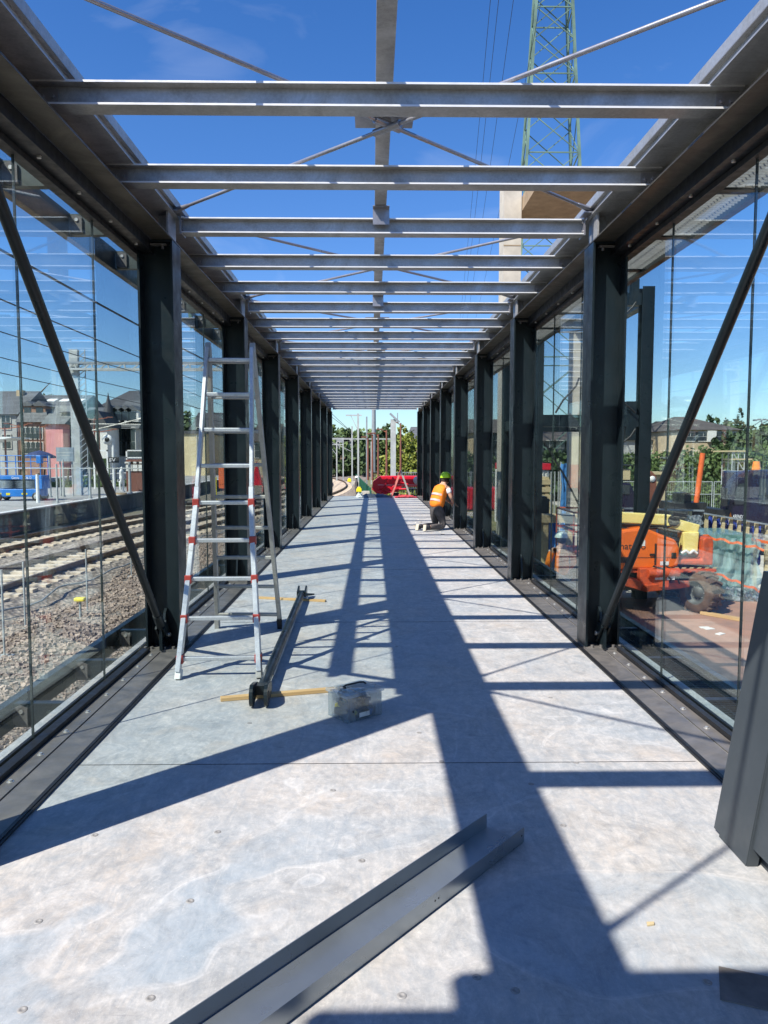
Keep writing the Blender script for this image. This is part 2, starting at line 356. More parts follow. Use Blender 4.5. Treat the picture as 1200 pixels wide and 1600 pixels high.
def lettering(txt, size, mat, parent, loc, rot, ext=.002, align='LEFT'):
    cu = bpy.data.curves.new('lettering', 'FONT'); cu.body = txt; cu.size = size; cu.extrude = ext; cu.align_x = align
    to = bpy.data.objects.new('tmp', cu); COL.objects.link(to); dg = bpy.context.evaluated_depsgraph_get(); dg.update()
    me = bpy.data.meshes.new_from_object(to.evaluated_get(dg)); bpy.data.objects.remove(to)
    me.materials.clear(); me.materials.append(M[mat])
    o = bpy.data.objects.new('lettering', me); COL.objects.link(o); o.parent = parent; o.location = loc; o.rotation_euler = rot
    return o
def ibeam(mb, axis, c, a0, a1, h, b, tw=.006, tf=.009):
    """I section along axis ('x','y' or 'z'); c = the two other centre coords"""
    if axis == 'x':
        y, z = c; mb.box(a0, a1, y-b/2, y+b/2, z-h/2, z-h/2+tf).box(a0, a1, y-b/2, y+b/2, z+h/2-tf, z+h/2).box(a0, a1, y-tw/2, y+tw/2, z-h/2+tf, z+h/2-tf)
    elif axis == 'y':
        x, z = c; mb.box(x-b/2, x+b/2, a0, a1, z-h/2, z-h/2+tf).box(x-b/2, x+b/2, a0, a1, z+h/2-tf, z+h/2).box(x-tw/2, x+tw/2, a0, a1, z-h/2+tf, z+h/2-tf)
    return mb

# ------------------------------------------------------------------ the walkway
D1 = 6.15; BAY = 3.25; NB = 7                         # column 1 stands at D1, the last at D1+7*BAY
colY = [D1+BAY*k for k in range(-1, NB+1)]; YEND = colY[-1]+.15; Y0 = colY[0]
LX, RX = -1.525, 1.70                                 # inner faces of the columns
LG, RG = -1.825, 1.985                                # glass planes
G = -1.7                                              # outside ground level
deck = MB().box(-1.95, 2.12, -6, YEND, -.22, 0).build('deck', 'deck'); tag(deck, kind='structure')
jt = MB()
for y in [3.71+1.25*5.2*k/2 for k in range(0, 8)]:
    jt.box(-1.48, 1.64, y-.002, y+.002, .0005, .0015)
jt.build('board_joint', 'black', deck)
def anchor(x, y):
    k = MB().lathe([(0, .001), (.006, .001), (.007, .0022), (.0125, .0022), (.0145, .0006)], (x, y, 0), 12)
    return k.build('screw_head', 'screwgrey', deck)
for px, py in ((745,1527),(628,1556),(805,1548),(565,1345),(148,1305),(297,1408),(235,1560),(35,1578),(133,1190),(340,1300),(880,1290),(1105,1535),(690,1190),(900,1192),(830,1225),(655,1145),(520,1235),(705,1330),(390,1130),(60,1440),(460,1020),(620,1010),(860,1090)):
    d = MW @ Vector((px-600, 800-py, FPX)); t = -CH/d.z
    if d.x*t > -1.45: anchor(d.x*t, d.y*t)

# the walkway frame: one thing with its parts
WK = thing('glazed_walkway', 'long walkway frame of dark columns, galvanised roof beams and glass walls on both sides', 'walkway', (0, D1, 0))
OFF = (0, D1, 0)
def wmb(): return MB(OFF)
def make_column(side):
    s = 1 if side == 'r' else -1
    # local origin: inner face of the column, centre, deck level; outward = +s x
    c = MB(); b, h, tf, tw = .25, .27, .016, .010; zt = 3.19
    c.box(0, s*tf, -b/2, b/2, .025, zt).box(s*(h-tf), s*h, -b/2, b/2, .025, zt).box(s*tf, s*(h-tf), -tw/2, tw/2, .025, zt)
    c.box(s*.02, s*(h-.02), -b/2+.01, b/2-.01, zt-.012, zt+.004)
    o = c.build('column', 'dark', WK)
    q = MB().box(s*.0-.0, s*.30, -.17, .17, .006, .025)
    for dy in (-.14, .14):
        for dx in (.05, .12, .22, .27): q.tube((s*dx, dy, .02), (s*dx, dy, .045), .013, 6)
    q.build('base_plate', 'darkworn', o)
    # pointed gusset between the flanges, standing out towards the viewer
    gs = MB().prism([(-.12, .025), (-.12, .13), (-.07, .30), (-.03, .33), (-.005, .33), (-.005, .025)], 'x', s*.125, s*.145); gs.build('gusset_plate', 'dark', o)
    st = MB().box(s*.03, s*.045, -.11, .11, 3.195, 3.43).box(s*.03, s*.13, -.006, .006, 3.195, 3.43); st.build('head_plate', 'galv', o)
    w = MB(); w.box(s*.05, s*.22, -.12, -.08, 3.155, 3.165).tube((s*.08, -.10, 3.16), (s*.08, -.10, 3.13), .012, 6).tube((s*.19, -.10, 3.16), (s*.19, -.10, 3.13), .012, 6); w.build('head_bolt', 'darkworn', o)
    return o
for side, x in (('l', LX), ('r', RX)):
    base = None
    for k, y in enumerate([.05]+colY):
        o = base if base is None and False else None
        if base is None: base = make_column(side); o = base
        else: o = copy_tree(base, WK)
        o.location = (x, y-D1-.11, 0)
def boltrow(name, mb, x, y, dy, nmax):
    b0 = None; k = 0; far = wmb()
    while y < YEND-.2:
        if k < nmax:
            if b0 is None: b0 = mb.build(name, 'zinc', WK); b = b0
            else: b = b0.copy(); COL.objects.link(b); b.parent = WK
            b.location = (x, y-D1, 0)
        else:
            vs = [Vector(v.co)+Vector((x, y, 0)) for v in b0.data.vertices]; far.add(vs, [tuple(p.vertices) for p in b0.data.polygons])
        y += dy; k += 1
    if far.v: o = far.build('far_'+name+'s', 'zinc', WK); o['kind'] = 'stuff'
# edge beams (galvanised I), dark head box, gutter profile
for s, xi, g, yg0 in ((-1, LX, LG, Y0), (1, RX, RG, .05)):
    e = wmb(); y0 = -.3
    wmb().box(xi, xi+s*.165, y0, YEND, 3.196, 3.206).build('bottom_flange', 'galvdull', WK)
    e.box(xi, xi+s*.208, y0, YEND, 3.412, 3.422).box(xi+s*.200, xi+s*.208, y0, YEND, 3.202, 3.412)
    e.build('edge_beam', 'galv', WK)
    d = wmb(); d.box(xi+s*.17, g+s*.01, yg0, YEND, 3.112, 3.20).box(xi+s*.212, g-s*.02, yg0, YEND, 3.195, 3.40); d.build('head_rail', 'headblack', WK)
    d = wmb(); d.box(g-s*.035, g+s*.03, yg0, YEND, 3.075, 3.109); d.build('glass_head_channel', 'black', WK)
    gt = wmb(); A = xi+s*.02
    gt.box(A, A+s*.004, y0, YEND, 3.442, 3.468).box(A-s*.03, A-s*.026, y0, YEND, 3.468, 3.53).box(A-s*.03, A+s*.004, y0, YEND, 3.466, 3.4695)
    gt.box(A-s*.026, A+s*.26, y0, YEND, 3.524, 3.53).box(A+s*.256, A+s*.26, y0, YEND, 3.43, 3.524)
    y = .4
    while y < YEND: gt.box(A+s*.006, A+s*.05, y, y+.16, 3.424, 3.465); y += 2.17
    gt.build('gutter_profile', 'galv', WK)
    boltrow('head_rail_bolt', MB().tube((0, 0, 3.114), (0, 0, 3.100), .012, 6), xi+s*.215, Y0+.12, .54, 16)
    # base rails
    fe = xi-s*.045
    r = wmb(); r.box(fe, fe+s*.034, yg0-.02, YEND, .003, .012).box(fe+s*.012, fe+s*.022, yg0-.02, YEND, .012, .016); r.build('floor_trim', 'black', WK)
    r = wmb(); r.box(fe+s*.038, xi+s*.142, yg0, YEND, .003, .007); r.build('base_channel', 'darkworn', WK)
    r = wmb(); r.box(xi+s*.150, xi+s*.232, yg0, YEND, .003, .011); r.build('clamp_strip', 'darkworn', WK)
    r = wmb(); r.box(xi+s*.236, g-s*.012, yg0, YEND, .003, .038).box(g+s*.012, g+s*.03, yg0, YEND, .003, .036); r.build('glazing_rail', 'black', WK)
    boltrow('clamp_bolt', MB().tube((0, 0, .010), (0, 0, .021), .010, 6).tube((0, 0, .010), (0, 0, .0125), .017, 10), xi+s*.19, Y0+.27, .325, 30)
    # glass panes
    ys = [Y0+1.0833*k for k in range(0, 3*(NB+1)+1)]
    if s > 0: ys = [Y0-2.2, Y0-1.1]+ys
    if s < 0: ys[0] -= .115
    p0 = None
    for a, b in zip(ys, ys[1:]):
        if p0 is None or abs((b-a)-p0[1]) > .002:
            po = MB().box(-.007, .007, .005, b-a-.005, .012, 3.10).build('glass_pane', 'glass', WK)
            ed = MB().box(-.0075, .0075, .0005, .0035, .036, 3.076).build('pane_seal', 'seal', po)
            p0 = (po, b-a)
        else: po = copy_tree(p0[0], WK)
        po.location = (g, a-D1, 0)
    # outriggers and outer longitudinal tubes, top and bottom
    X = -2.45 if s < 0 else 2.60
    for z0, z1 in ((3.27, 3.46), (-.305, -.12)):
        t = wmb(); t.box(X, X-s*.06 if z0 > 0 else X+s*.0+s*.06, Y0+.28, YEND, z0, z1); t.build('outer_rail', 'dark', WK)
        arm = None
        for k in range(0, 3*(NB+1)+1):
            if arm is None:
                am = MB(); xa, xb = (g+s*.035, X-s*.065) if z0 > 0 else (g+s*.02 if s < 0 else g+s*.14, X-s*.005)
                zz0, zz1 = (z0+.02, z1-.01) if z0 > 0 else (z0+.01, z1-.012)
                am.box(xa, xb, -.004, .004, zz0+.008, zz1-.008).box(xa, xb, -.004, .06, zz0, zz0+.008).box(xa, xb, -.004, .06, zz1-.008, zz1)
                arm = am.build('outrigger', 'armgrey' if (s < 0 and z0 > 0) else 'dark', WK)
                cl = MB(); cx_ = xb-s*.10
                cl.prism([(cx_, zz0+.01), (cx_+s*.06, zz0+.005), (cx_+s*.098, zz0+.03), (cx_+s*.098, zz1-.03), (cx_+s*.05, zz1-.01), (cx_, zz1-.03)], 'y', -.022, -.006)
                cl.build('bracket', 'darkworn', arm)
                MB().tube((cx_+s*.04, -.03, zz1-.05), (cx_+s*.04, -.018, zz1-.05), .014, 8).build('bracket_bolt', 'zinc', arm)
                ao = arm
            else: ao = copy_tree(arm, WK)
            ao.location = (0, Y0+BAY/3*k-D1, 0)
    sl = wmb(); sl.box(g+s*.035, g+s*.13, yg0, YEND, -.30, -.225); sl.build('sill_angle', 'dark', WK)
# grating on the right outriggers
for z in (-.135, 3.33):
    gr = wmb(); y = Y0+.3
    while y < YEND:
        gr.box(RG+.045, 2.59, y, y+.004, z-.03, z); y += .045
    for x in np.linspace(RG+.06, 2.58, 6): gr.box(x, x+.003, Y0+.3, YEND, z-.012, z-.002)
    gr.build('grating', 'galv' if z > 0 else 'dark', WK)
# cross beams
def make_xbeam(end):
    b = MB(); zc = 3.355; h = .118; xl, xr = LX-.198, RX+.198
    ibeam(b, 'x', (0, zc), xl+.02 if not end else LX+.03, xr-.02 if not end else RX-.03, h, .118, .006, .010)
    o = b.build('cross_beam', 'galv', WK); o.data.materials.append(M['edgeglint'])
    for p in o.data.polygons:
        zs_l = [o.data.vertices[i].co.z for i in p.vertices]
        if abs(p.normal.y) > .9 and max(zs_l)-min(zs_l) < .02: p.material_index = 1  # thin flange edge faces get the painted glint colour
    for s, xi in ((-1, LX), (1, RX)):
        c = MB()
        if end:
            c.box(xi-s*.03, xi-s*.018, -.07, .07, zc-h/2-.01, zc+h/2+.03)
            for dz in (-.035, .035): c.tube((xi-s*.025, -.045, zc+dz), (xi-s*.043, -.045, zc+dz), .010, 6)
        else:
            c.box(xi+s*.055, xi+s*.198, -.0115, -.0035, zc-.036, zc+.036).box(xi+s*.188, xi+s*.198, -.05, .0, zc-.045, zc+.045)
            for dx in (.085, .135): c.tube((xi+s*dx, -.006, zc), (xi+s*dx, -.024, zc), .0125, 6)
        c.build('bolted_cleat', 'galvnew', o)
    return o
proto = {}
ybs = [1.43]+[Y0+BAY/3*k for k in range(0, 3*(NB+1)+1)]
for k, y in enumerate(ybs):
    end = (k >= 1 and (k-1) % 3 == 0)
    if end not in proto: proto[end] = make_xbeam(end); o = proto[end]
    else: o = copy_tree(proto[end], WK)
    o.location = (0, y-D1, 0)
# centre flat, fixing plates, roof bracing
cs = wmb().box(.020, .110, .0, YEND, 3.490, 3.500).box(.020, .027, .0, YEND, 3.50, 3.57).build('centre_strip', 'galv', WK)
allc = [.05]+colY
pl0 = None; br0 = None
for k in range(len(allc)-1):
    a, b = allc[k], allc[k+1]; mid = (a+b)/2
    pl = MB().box(-.10, .24, -.15, .15, 3.503, 3.509).build('brace_plate', 'galvnew', WK, loc=(0, mid-D1, 0)) if pl0 is None else copy_tree(pl0, WK)
    pl.location = (0, mid-D1, 0); pl0 = pl0 or pl
    z = 3.475 if False else 3.395
    for (xa, ya), (xb, yb), zz in (((LX-.03, a+.10), (RX+.03, b-.10), 3.462), ((LX-.03, b-.10), (RX+.03, a+.10), 3.440)):
        q = wmb(); q.tube((xa, ya, zz), (xb, yb, zz), .0125, 8)
        u = (Vector((xb, yb, zz))-Vector((xa, ya, zz))).normalized()
        for P, sg in ((Vector((xa, ya, zz)), 1), (Vector((xb, yb, zz)), -1)): q.tube(P+u*sg*.05, P+u*sg*.22, .024, 8, .015)
        m_ = (Vector((xa, ya, zz))+Vector((xb, yb, zz)))/2; q.tube(m_-u*.10, m_+u*.10, .022, 8)
        q.build('roof_brace', 'galvnew', WK)
    for s, xi in ((-1, LX), (1, RX)):
        for yy in (a+.11, b-.11):
            MB(OFF).box(xi-s*.06, xi+s*.07, yy-.07, yy+.07, 3.426, 3.434).build('brace_lug', 'galvnew', WK)
for y in (allc[2:4]):
    cb = wmb(); cb.box(.005, .135, y-.13, y-.062, 3.482, 3.487).box(.005, .135, y-.07, y-.062, 3.36, 3.482); cb.build('strip_bracket', 'galvnew', WK)
# wall braces of the first bay
for s, xi in ((-1, LX), (1, RX)):
    x = xi+s*.135; P = Vector((x, D1-.20, .13)); Q = Vector((x, Y0+.16, 3.12)); u = (Q-P).normalized()
    q = wmb(); q.tube(P+u*.28, Q-u*.28, .029, 14).tube(P+u*.12, P+u*.28, .038, 14, .033).tube(Q-u*.12, Q-u*.28, .038, 14, .033)
    o = q.build('wall_brace', 'dark', WK)
    f = wmb()
    for dx in (-.03, .03): f.bar(P+Vector((dx, 0, 0))-u*.06, P+Vector((dx, 0, 0))+u*.14, .014, .085, (0, -u.z, u.y))
    f.build('fork_end', 'dark', o)
    l = wmb(); l.box(x-.012, x+.012, D1-.30, D1-.12, .025, .20); l.build('brace_foot', 'dark', WK)
    MB(OFF).tube((x-.05, P.y, P.z), (x+.05, P.y, P.z), .018, 8).build('brace_pin', 'zinc', WK)
# solid roof panels behind the photographer
rf = wmb(); rf.box(-2.42, -2.0, -6, -.15, 3.425, 3.485).box(-2.0, 2.1, -6, .0, 3.425, 3.485); rf.build('roof_panel', 'panel', WK)

# ------------------------------------------------------------------ things on the deck
# channel lying on the floor
CHN = thing('metal_channel', 'long galvanised U channel lying diagonally across the deck in the foreground', 'metal channel', (.54, 2.98, 0), math.atan2(-.96, -.84))
cz = .003
# local +x runs along the channel towards the viewer
u = MB(); Lc = 2.2; wd = .18; hh = .06
u.box(0, Lc, -wd/2, wd/2, cz, cz+.003); u.build('web_plate', 'channel', CHN)
u = MB(); u.box(0, Lc, -wd/2, -wd/2+.003, cz+.003, cz+hh).box(0, Lc, wd/2-.003, wd/2, cz+.003, cz+hh); u.build('flange', 'channel', CHN)
u = MB()
for q in (.58, .60, .02): u.tube((q, wd/2+.0005, .035), (q, wd/2-.0035, .035), .004, 8)
u.build('bolt_hole', 'black', CHN)

def batten(p, q, w, h, label):
    P, Q = Vector(p), Vector(q); d = Q-P
    o = MB().box(-d.length/2, d.length/2, -w/2, w/2, 0, h).build('timber_batten', 'wood', bev=.002)
    o.location = ((P+Q)/2).to_tuple(); o.rotation_euler = (0, 0, math.atan2(d.y, d.x))
    return solo(o, label, 'batten', 'pine battens under the steel brace')
batten((-.965, 4.70, .001), (-.20, 4.90, .001), .045, .024, 'pine batten nearer the viewer, running under the brace towards the plastic box')
batten((-1.27, 8.15, .001), (-.50, 7.95, .001), .05, .02, 'pine batten farther away, under the far fork end of the loose brace')
# loose brace lying on the battens
BA, BB = Vector((-.70, 4.55, .075)), Vector((-.765, 8.20, .075)); d = (BB-BA)
BR = thing('steel_brace', 'dark steel brace tube with fork ends lying on two pine battens', 'steel brace', BA, math.atan2(d.y, d.x)); LB = d.length
q = MB().tube((.30, 0, 0), (LB-.22, 0, 0), .034, 14).tube((.17, 0, 0), (.30, 0, 0), .030, 14, .036); q.build('tube', 'dark', BR)
q = MB()
for dy in (-.045, .045):
    q.prism([(.03+.068*cos(t), .068*sin(t)) for t in np.linspace(pi*.55, pi*1.45, 11)]+[(.13, -.05), (.22, -.028), (.22, .028), (.13, .05)], 'y', dy-.011, dy+.011).lathe([(.0, -.014), (.026, -.014), (.028, -.011), (.028, .011), (.026, .014), (0, .014)], (.03, dy, 0), 16, 'y')
q.box(.12, .2, -.05, .05, -.03, .03); q.build('fork_end', 'dark', BR)
q = MB()
for dy in (-.04, .04): q.prism([(LB-.02, .06), (LB+.02, .03), (LB+.02, -.04), (LB-.14, -.035), (LB-.22, -.028), (LB-.22, .028), (LB-.14, .04)], 'y', dy-.009, dy+.009)
q.box(LB-.2, LB-.13, -.045, .045, -.028, .028); q.build('fork_end', 'dark', BR)
MB().prism([(LB-.28, -.03), (LB-.16, -.03), (LB-.20, -.14)], 'z', -.01, .004).build('lug_plate', 'dark', BR)
MB().bar((.5, -.036, -.01), (LB-.5, -.036, -.01), .004, .012).build('weld_seam', 'galv', BR)

# plastic tool box
BX = thing('plastic_box', 'clear plastic storage box with handled lid and tools inside, beside the near batten', 'box', (-.107, 4.43, .001), R(38))
bw, bd2, bh = .128, .098, .145
q = MB(); t_ = .003
def shell(mb, x0, x1, y0, y1, z0, z1, t):
    mb.box(x0, x1, y0, y0+t, z0, z1).box(x0, x1, y1-t, y1, z0, z1).box(x0, x0+t, y0+t, y1-t, z0, z1).box(x1-t, x1, y0+t, y1-t, z0, z1).box(x0+t, x1-t, y0+t, y1-t, z0, z0+t)
shell(q, -bw, bw, -bd2, bd2, .0, bh, t_); q.build('tub', 'clearbox', BX, bev=.002)
q = MB().box(-bw-.012, bw+.012, -bd2-.012, bd2+.012, bh+.002, bh+.022).box(-bw+.03, bw-.03, -bd2+.025, bd2-.025, bh+.022, bh+.032); lid = q.build('lid', 'lidplastic', BX, bev=.006)
MB().path([(-.075, -.01, bh+.034), (-.075, .012, bh+.038), (-.05, .02, bh+.040), (.05, .02, bh+.040), (.075, .012, bh+.038), (.075, -.01, bh+.034)], .0055, 8).build('handle', 'machblack', lid)
MB().box(-bw-.014, -bw-.009, -.03, .03, bh-.03, bh+.02).box(bw+.009, bw+.014, -.03, .03, bh-.03, bh+.02).build('latch', 'clearbox', BX)
cont = [('machblack', 14), ('yellowhi', 3), ('blue', 3), ('trouser', 14), ('wood', 3), ('galvdull', 5), ('leafd', 8)]
for mt, nn in cont:
    q = MB()
    for i in range(nn):
        x, y = rng.uniform(-.075, .075), rng.uniform(-.055, .055); a = rng.uniform(0, pi); l = rng.uniform(.035, .055); z = rng.uniform(.012, .10)
        e_ = rng.uniform(-.02, .05)
        q.bar((x-cos(a)*l, y-sin(a)*l, z), (x+cos(a)*l, y+sin(a)*l, z+e_+.02), rng.uniform(.02, .05), rng.uniform(.012, .04))
    q.build('tool', mt, BX)
MB().box(-.105, .105, -.075, .075, .004, .055).box(-.09, .02, -.06, .06, .055, .09).build('tool_pouch', 'trouser', BX, bev=.012)
MB().box(-.04, .035, -bd2-.001, -bd2-.0002, .018, .045).build('sticker', 'label', BX)

# telescopic ladder
LD = thing('telescopic_ladder', 'tall aluminium A frame ladder with red rung locks standing open by the left columns', 'ladder', (-1.1, 5.95, 0))
FLl, FLr = Vector((-1.352, 5.17, 0)), Vector((-.792, 5.19, 0)); RLl, RLr = Vector((-1.40, 6.74, 0)), Vector((-.835, 6.72, 0))
TOPl, TOPr = Vector((-1.262, 5.90, 2.37)), Vector((-.925, 5.92, 2.37))
lo_ = LD.location
zk = 1.20                                             # the lock where the flared outer stile ends
def stile_pts(top, foot, flare_in):
    k = (zk-0)/(2.37)
    mid = foot.lerp(top, k); mid.x = top.x+ (foot.x-top.x)*.28
    return mid
for nm, L1, L2, mat_, dyf in (('front', FLl, FLr, 'alu', -1), ('rear', RLl, RLr, 'aluworn', 1)):
    stl = []
    for foot, top in ((L1, TOPl), (L2, TOPr)):
        tp = top+Vector((0, dyf*.025, 0))
        if dyf < 0:
            kn = stile_pts(tp, foot, 1); kn2 = foot.lerp(kn, .72); kn2.x += (tp.x-foot.x)*.02
            q = MB(lo_); up_ = (0, 1, 0)
            q.bar(foot+Vector((0, 0, .05)), kn2, .034, .062, up_).bar(kn2, kn, .034, .062, up_).bar(kn, kn+(tp-kn)*.10, .034, .062, up_)
            q.build('outer_stile', mat_, LD, bev=.003)
            q = MB(lo_).bar(kn+(tp-kn)*.10, tp, .026, .06, up_); q.build('inner_stile', mat_, LD, bev=.003)
            MB(lo_).bar(foot, foot+(kn-foot)*.055, .040, .07, up_).build('foot_cap', 'label' if foot is not L2 else 'aluworn', LD, bev=.004)
            stl.append((foot, kn2, kn, tp))
        else:
            q = MB(lo_).bar(foot+Vector((0, 0, .05)), tp, .034, .058, (0, 1, 0)); q.build('inner_stile', mat_, LD, bev=.003)
            MB(lo_).bar(foot, foot+(tp-foot)*.04, .040, .066, (0, 1, 0)).build('foot_cap', 'machblack' if foot is L2 else 'aluworn', LD, bev=.004)
            stl.append((foot, None, None, tp))
    def onst(st, z):
        pts_ = [p for p in st if p is not None]
        for a, b in zip(pts_, pts_[1:]):
            if a.z <= z <= b.z: return a.lerp(b, (z-a.z)/(b.z-a.z))
        return pts_[-1]
    for k in range(9):
        z = .135+.268*k
        if z > 2.3: break
        a, b = onst(stl[0], z), onst(stl[1], z); locks = k < 5 and dyf < 0
        if dyf > 0 and k not in (0, 1, 2, 3, 4, 5, 6, 7, 8): continue
        ex = .012
        dirv = (b-a).normalized()
        q = MB(lo_).bar(a+dirv*.012, b-dirv*.012, .032, .030, (0, 0, 1)); rg = q.build('rung', mat_, LD, bev=.006)
        if locks:
            for P, sgn in ((a, -1), (b, 1)):
                MB(lo_).bar(P-dirv*.024, P+dirv*.024, .074, .062, (0, 0, 1)).build('red_collar', 'plastred', rg, bev=.006)
            if k == 4:
                for P, sgn in ((a, -1), (b, 1)): MB(lo_).tube(P+dirv*sgn*.022, P+dirv*sgn*.07, .017, 12).build('lock_knob', 'machblack', rg)
for T in (TOPl, TOPr):
    MB(lo_).prism([(T.y-.05, T.z-.22), (T.y-.035, T.z-.02), (T.y, T.z+.05), (T.y+.035, T.z-.02), (T.y+.05, T.z-.22)], 'x', T.x-.022, T.x+.022).build('hinge', 'aluworn', LD, bev=.004)

# cladding panels leaning at the right
PN = thing('cladding_panel', 'anthracite folded metal cladding panel leaning on the right glass wall, bottom edge notched', 'panel', (1.41, 3.0, .002), 0)
def lean(z): return .155*z                            # outward lean per metre
def leanbox(mb, x0, x1, y0, y1, z0, z1):
    vs = [(x+lean(z), y, z) for z in (z0, z1) for x, y in ((x0, y0), (x1, y0), (x1, y1), (x0, y1))]
    return mb.add(vs, [(0,3,2,1),(4,5,6,7),(0,1,5,4),(1,2,6,5),(2,3,7,6),(3,0,4,7)])
H = 1.08
q = MB(); leanbox(q, 0, .004, -.27, -.05, .0, H); leanbox(q, 0, .004, -.05, .0, .012, H); leanbox(q, .004, .045, -.004, .0, .012, H); leanbox(q, .004, .045, -.274, -.27, .0, H)
leanbox(q, .012, .016, -.62, -.274, .07, H); leanbox(q, .012, .016, -1.30, -.62, .0, H); q.build('face_sheet', 'panel', PN)
q = MB(); leanbox(q, .0, .05, -1.3, 0, H+.0005, H+.004); q.build('top_fold', 'panel', PN)
PN2 = MB((0, 0, 0)); leanbox(PN2, .062, .066, -1.3, -.03, .0, H-.03); leanbox(PN2, .066, .1, -.034, -.03, .0, H-.03)
o = PN2.build('cladding_panel', 'panel'); o.location = (1.41, 3.0, .002); tag(o, 'second anthracite sheet standing hidden just behind the notched panel', 'panel')
# small steel off-cut at the lower right
o = MB().add([(0,0,.0),(.42,-.16,.0),(.36,-.30,.0),(-.06,-.14,.0),(0,0,.003),(.42,-.16,.003),(.36,-.30,.003),(-.06,-.14,.003)],[(0,3,2,1),(4,5,6,7),(0,1,5,4),(1,2,6,5),(2,3,7,6),(3,0,4,7)]).build('flat_plate', 'platedull')
o.location = (1.05, 2.17, .001); solo(o, 'dull brown grey plate lying on the deck at the lower right', 'plate')
for x, y, lb in ((.905, 2.37, 'tiny rust coloured flake on the sunlit deck near the lower right plate'),):
    o = MB().add([(0,0,0),(.025,.005,0),(.03,.02,0),(.004,.018,0),(0,0,.004),(.025,.005,.006),(.03,.02,.004),(.004,.018,.005)],[(0,3,2,1),(4,5,6,7),(0,1,5,4),(1,2,6,5),(2,3,7,6),(3,0,4,7)]).build('debris_flake', 'woodpale')
    o.location = (x, y, .001); solo(o, lb, 'debris')

for k in range(14):
    x, y = rng.uniform(.75, 1.45), rng.uniform(13.2, 18.5); w_ = rng.uniform(.015, .05)
    o = MB().add([(0,0,0),(w_*2,.01,0),(w_*1.8,w_,0),(.01,w_*.8,0),(0,0,.006),(w_*2,.01,.012),(w_*1.8,w_,.006),(.01,w_*.8,.01)],[(0,3,2,1),(4,5,6,7),(0,1,5,4),(1,2,6,5),(2,3,7,6),(3,0,4,7)]).build('offcut', ['label', 'woodpale', 'conc'][k % 3])
    o.location = (x, y, .001); o.rotation_euler = (0, 0, rng.uniform(0, 6)); tag(o, 'small pale offcut scattered on the deck around the kneeling worker', 'offcut', 'small offcuts around the kneeling worker')
# ------------------------------------------------------------------ workers
def skin(name, mat, P, E, parent, sub=2, smooth=True):
    me = bpy.data.meshes.new(name); ks = list(P); ix = {k: i for i, k in enumerate(ks)}
    me.from_pydata([P[k][0] for k in ks], [(ix[a], ix[b]) for a, b in E], [])
    o = bpy.data.objects.new(name, me); COL.objects.link(o); o.parent = parent
    mo = o.modifiers.new('skin', 'SKIN'); mo.use_smooth_shade = True
    sv = me.skin_vertices[0].data if me.skin_vertices else None
    if sv is None:
        bpy.context.view_layer.update()
        bm_ = bmesh.new(); bm_.from_mesh(me); bm_.verts.layers.skin.verify(); bm_.to_mesh(me); bm_.free(); sv = me.skin_vertices[0].data
    for k in ks:
        r = P[k][1]; sv[ix[k]].radius = (r, r) if not isinstance(r, tuple) else r
    sv[0].use_root = True
    s_ = o.modifiers.new('sub', 'SUBSURF'); s_.levels = sub; s_.render_levels = sub
    me.materials.append(M[mat])
    return o
def chain(P, E, names, pts, rs, start=None):
    prev = start
    for n_, p, r in zip(names, pts, rs):
        P[n_] = (p, r)
        if prev: E.append((prev, n_))
        prev = n_
def hand(P, E, wrist, w, dirv, side, tagp):
    d = Vector(dirv).normalized(); s_ = Vector(side).normalized(); w = Vector(w); n = d.cross(s_)
    palm = w+d*.045; P[tagp+'palm'] = (tuple(palm), (.03, .02)); E.append((wrist, tagp+'palm'))
    for i, (o_, l) in enumerate(((-.03, .06), (-.01, .072), (.01, .068), (.03, .052))):
        a = palm+s_*o_+d*.03; b = a+d*l*.5-n*.012; c = b+d*l*.25-n*.03
        P[f'{tagp}f{i}a'] = (tuple(a), .0095); P[f'{tagp}f{i}b'] = (tuple(b), .0085); P[f'{tagp}f{i}c'] = (tuple(c), .0075)
        E += [(tagp+'palm', f'{tagp}f{i}a'), (f'{tagp}f{i}a', f'{tagp}f{i}b'), (f'{tagp}f{i}b', f'{tagp}f{i}c')]
    a = w+d*.03-s_*.035; b = a+d*.03-s_*.012-n*.015
    P[tagp+'ta'] = (tuple(a), .011); P[tagp+'tb'] = (tuple(b), .009); E += [(tagp+'palm', tagp+'ta'), (tagp+'ta', tagp+'tb')]
def head_extras(root, c, fw, helm, hr, haircol=True):
    c = Vector(c); f = Vector(fw).normalized(); l = Vector((0, 0, 1)).cross(f).normalized()
    q = MB(); prof = [(.128*cos(t), .125*sin(t)) for t in np.linspace(0, pi/2, 8)]
    q.lathe([(.1285, -.012)]+prof, tuple(c+Vector((0, 0, .045))), 20)
    q.lathe([(.126, .0), (.138, -.008), (.126, -.012)], tuple(c+Vector((0, 0, .045))+f*.016), 20)
    h = q.build('helmet', helm, root)
    q = MB(); q.lathe([(.0, .05), (.085, .03), (.098, 0), (.092, -.05), (.06, -.085)], tuple(c+f*-.012), 14); q.build('hair', hr, root)
    for s_ in (-1, 1): MB().lathe([(0, .012), (.012, 0), (0, -.012)], tuple(c+f*.093+l*s_*.034), 8).build('eye', 'tee', root)

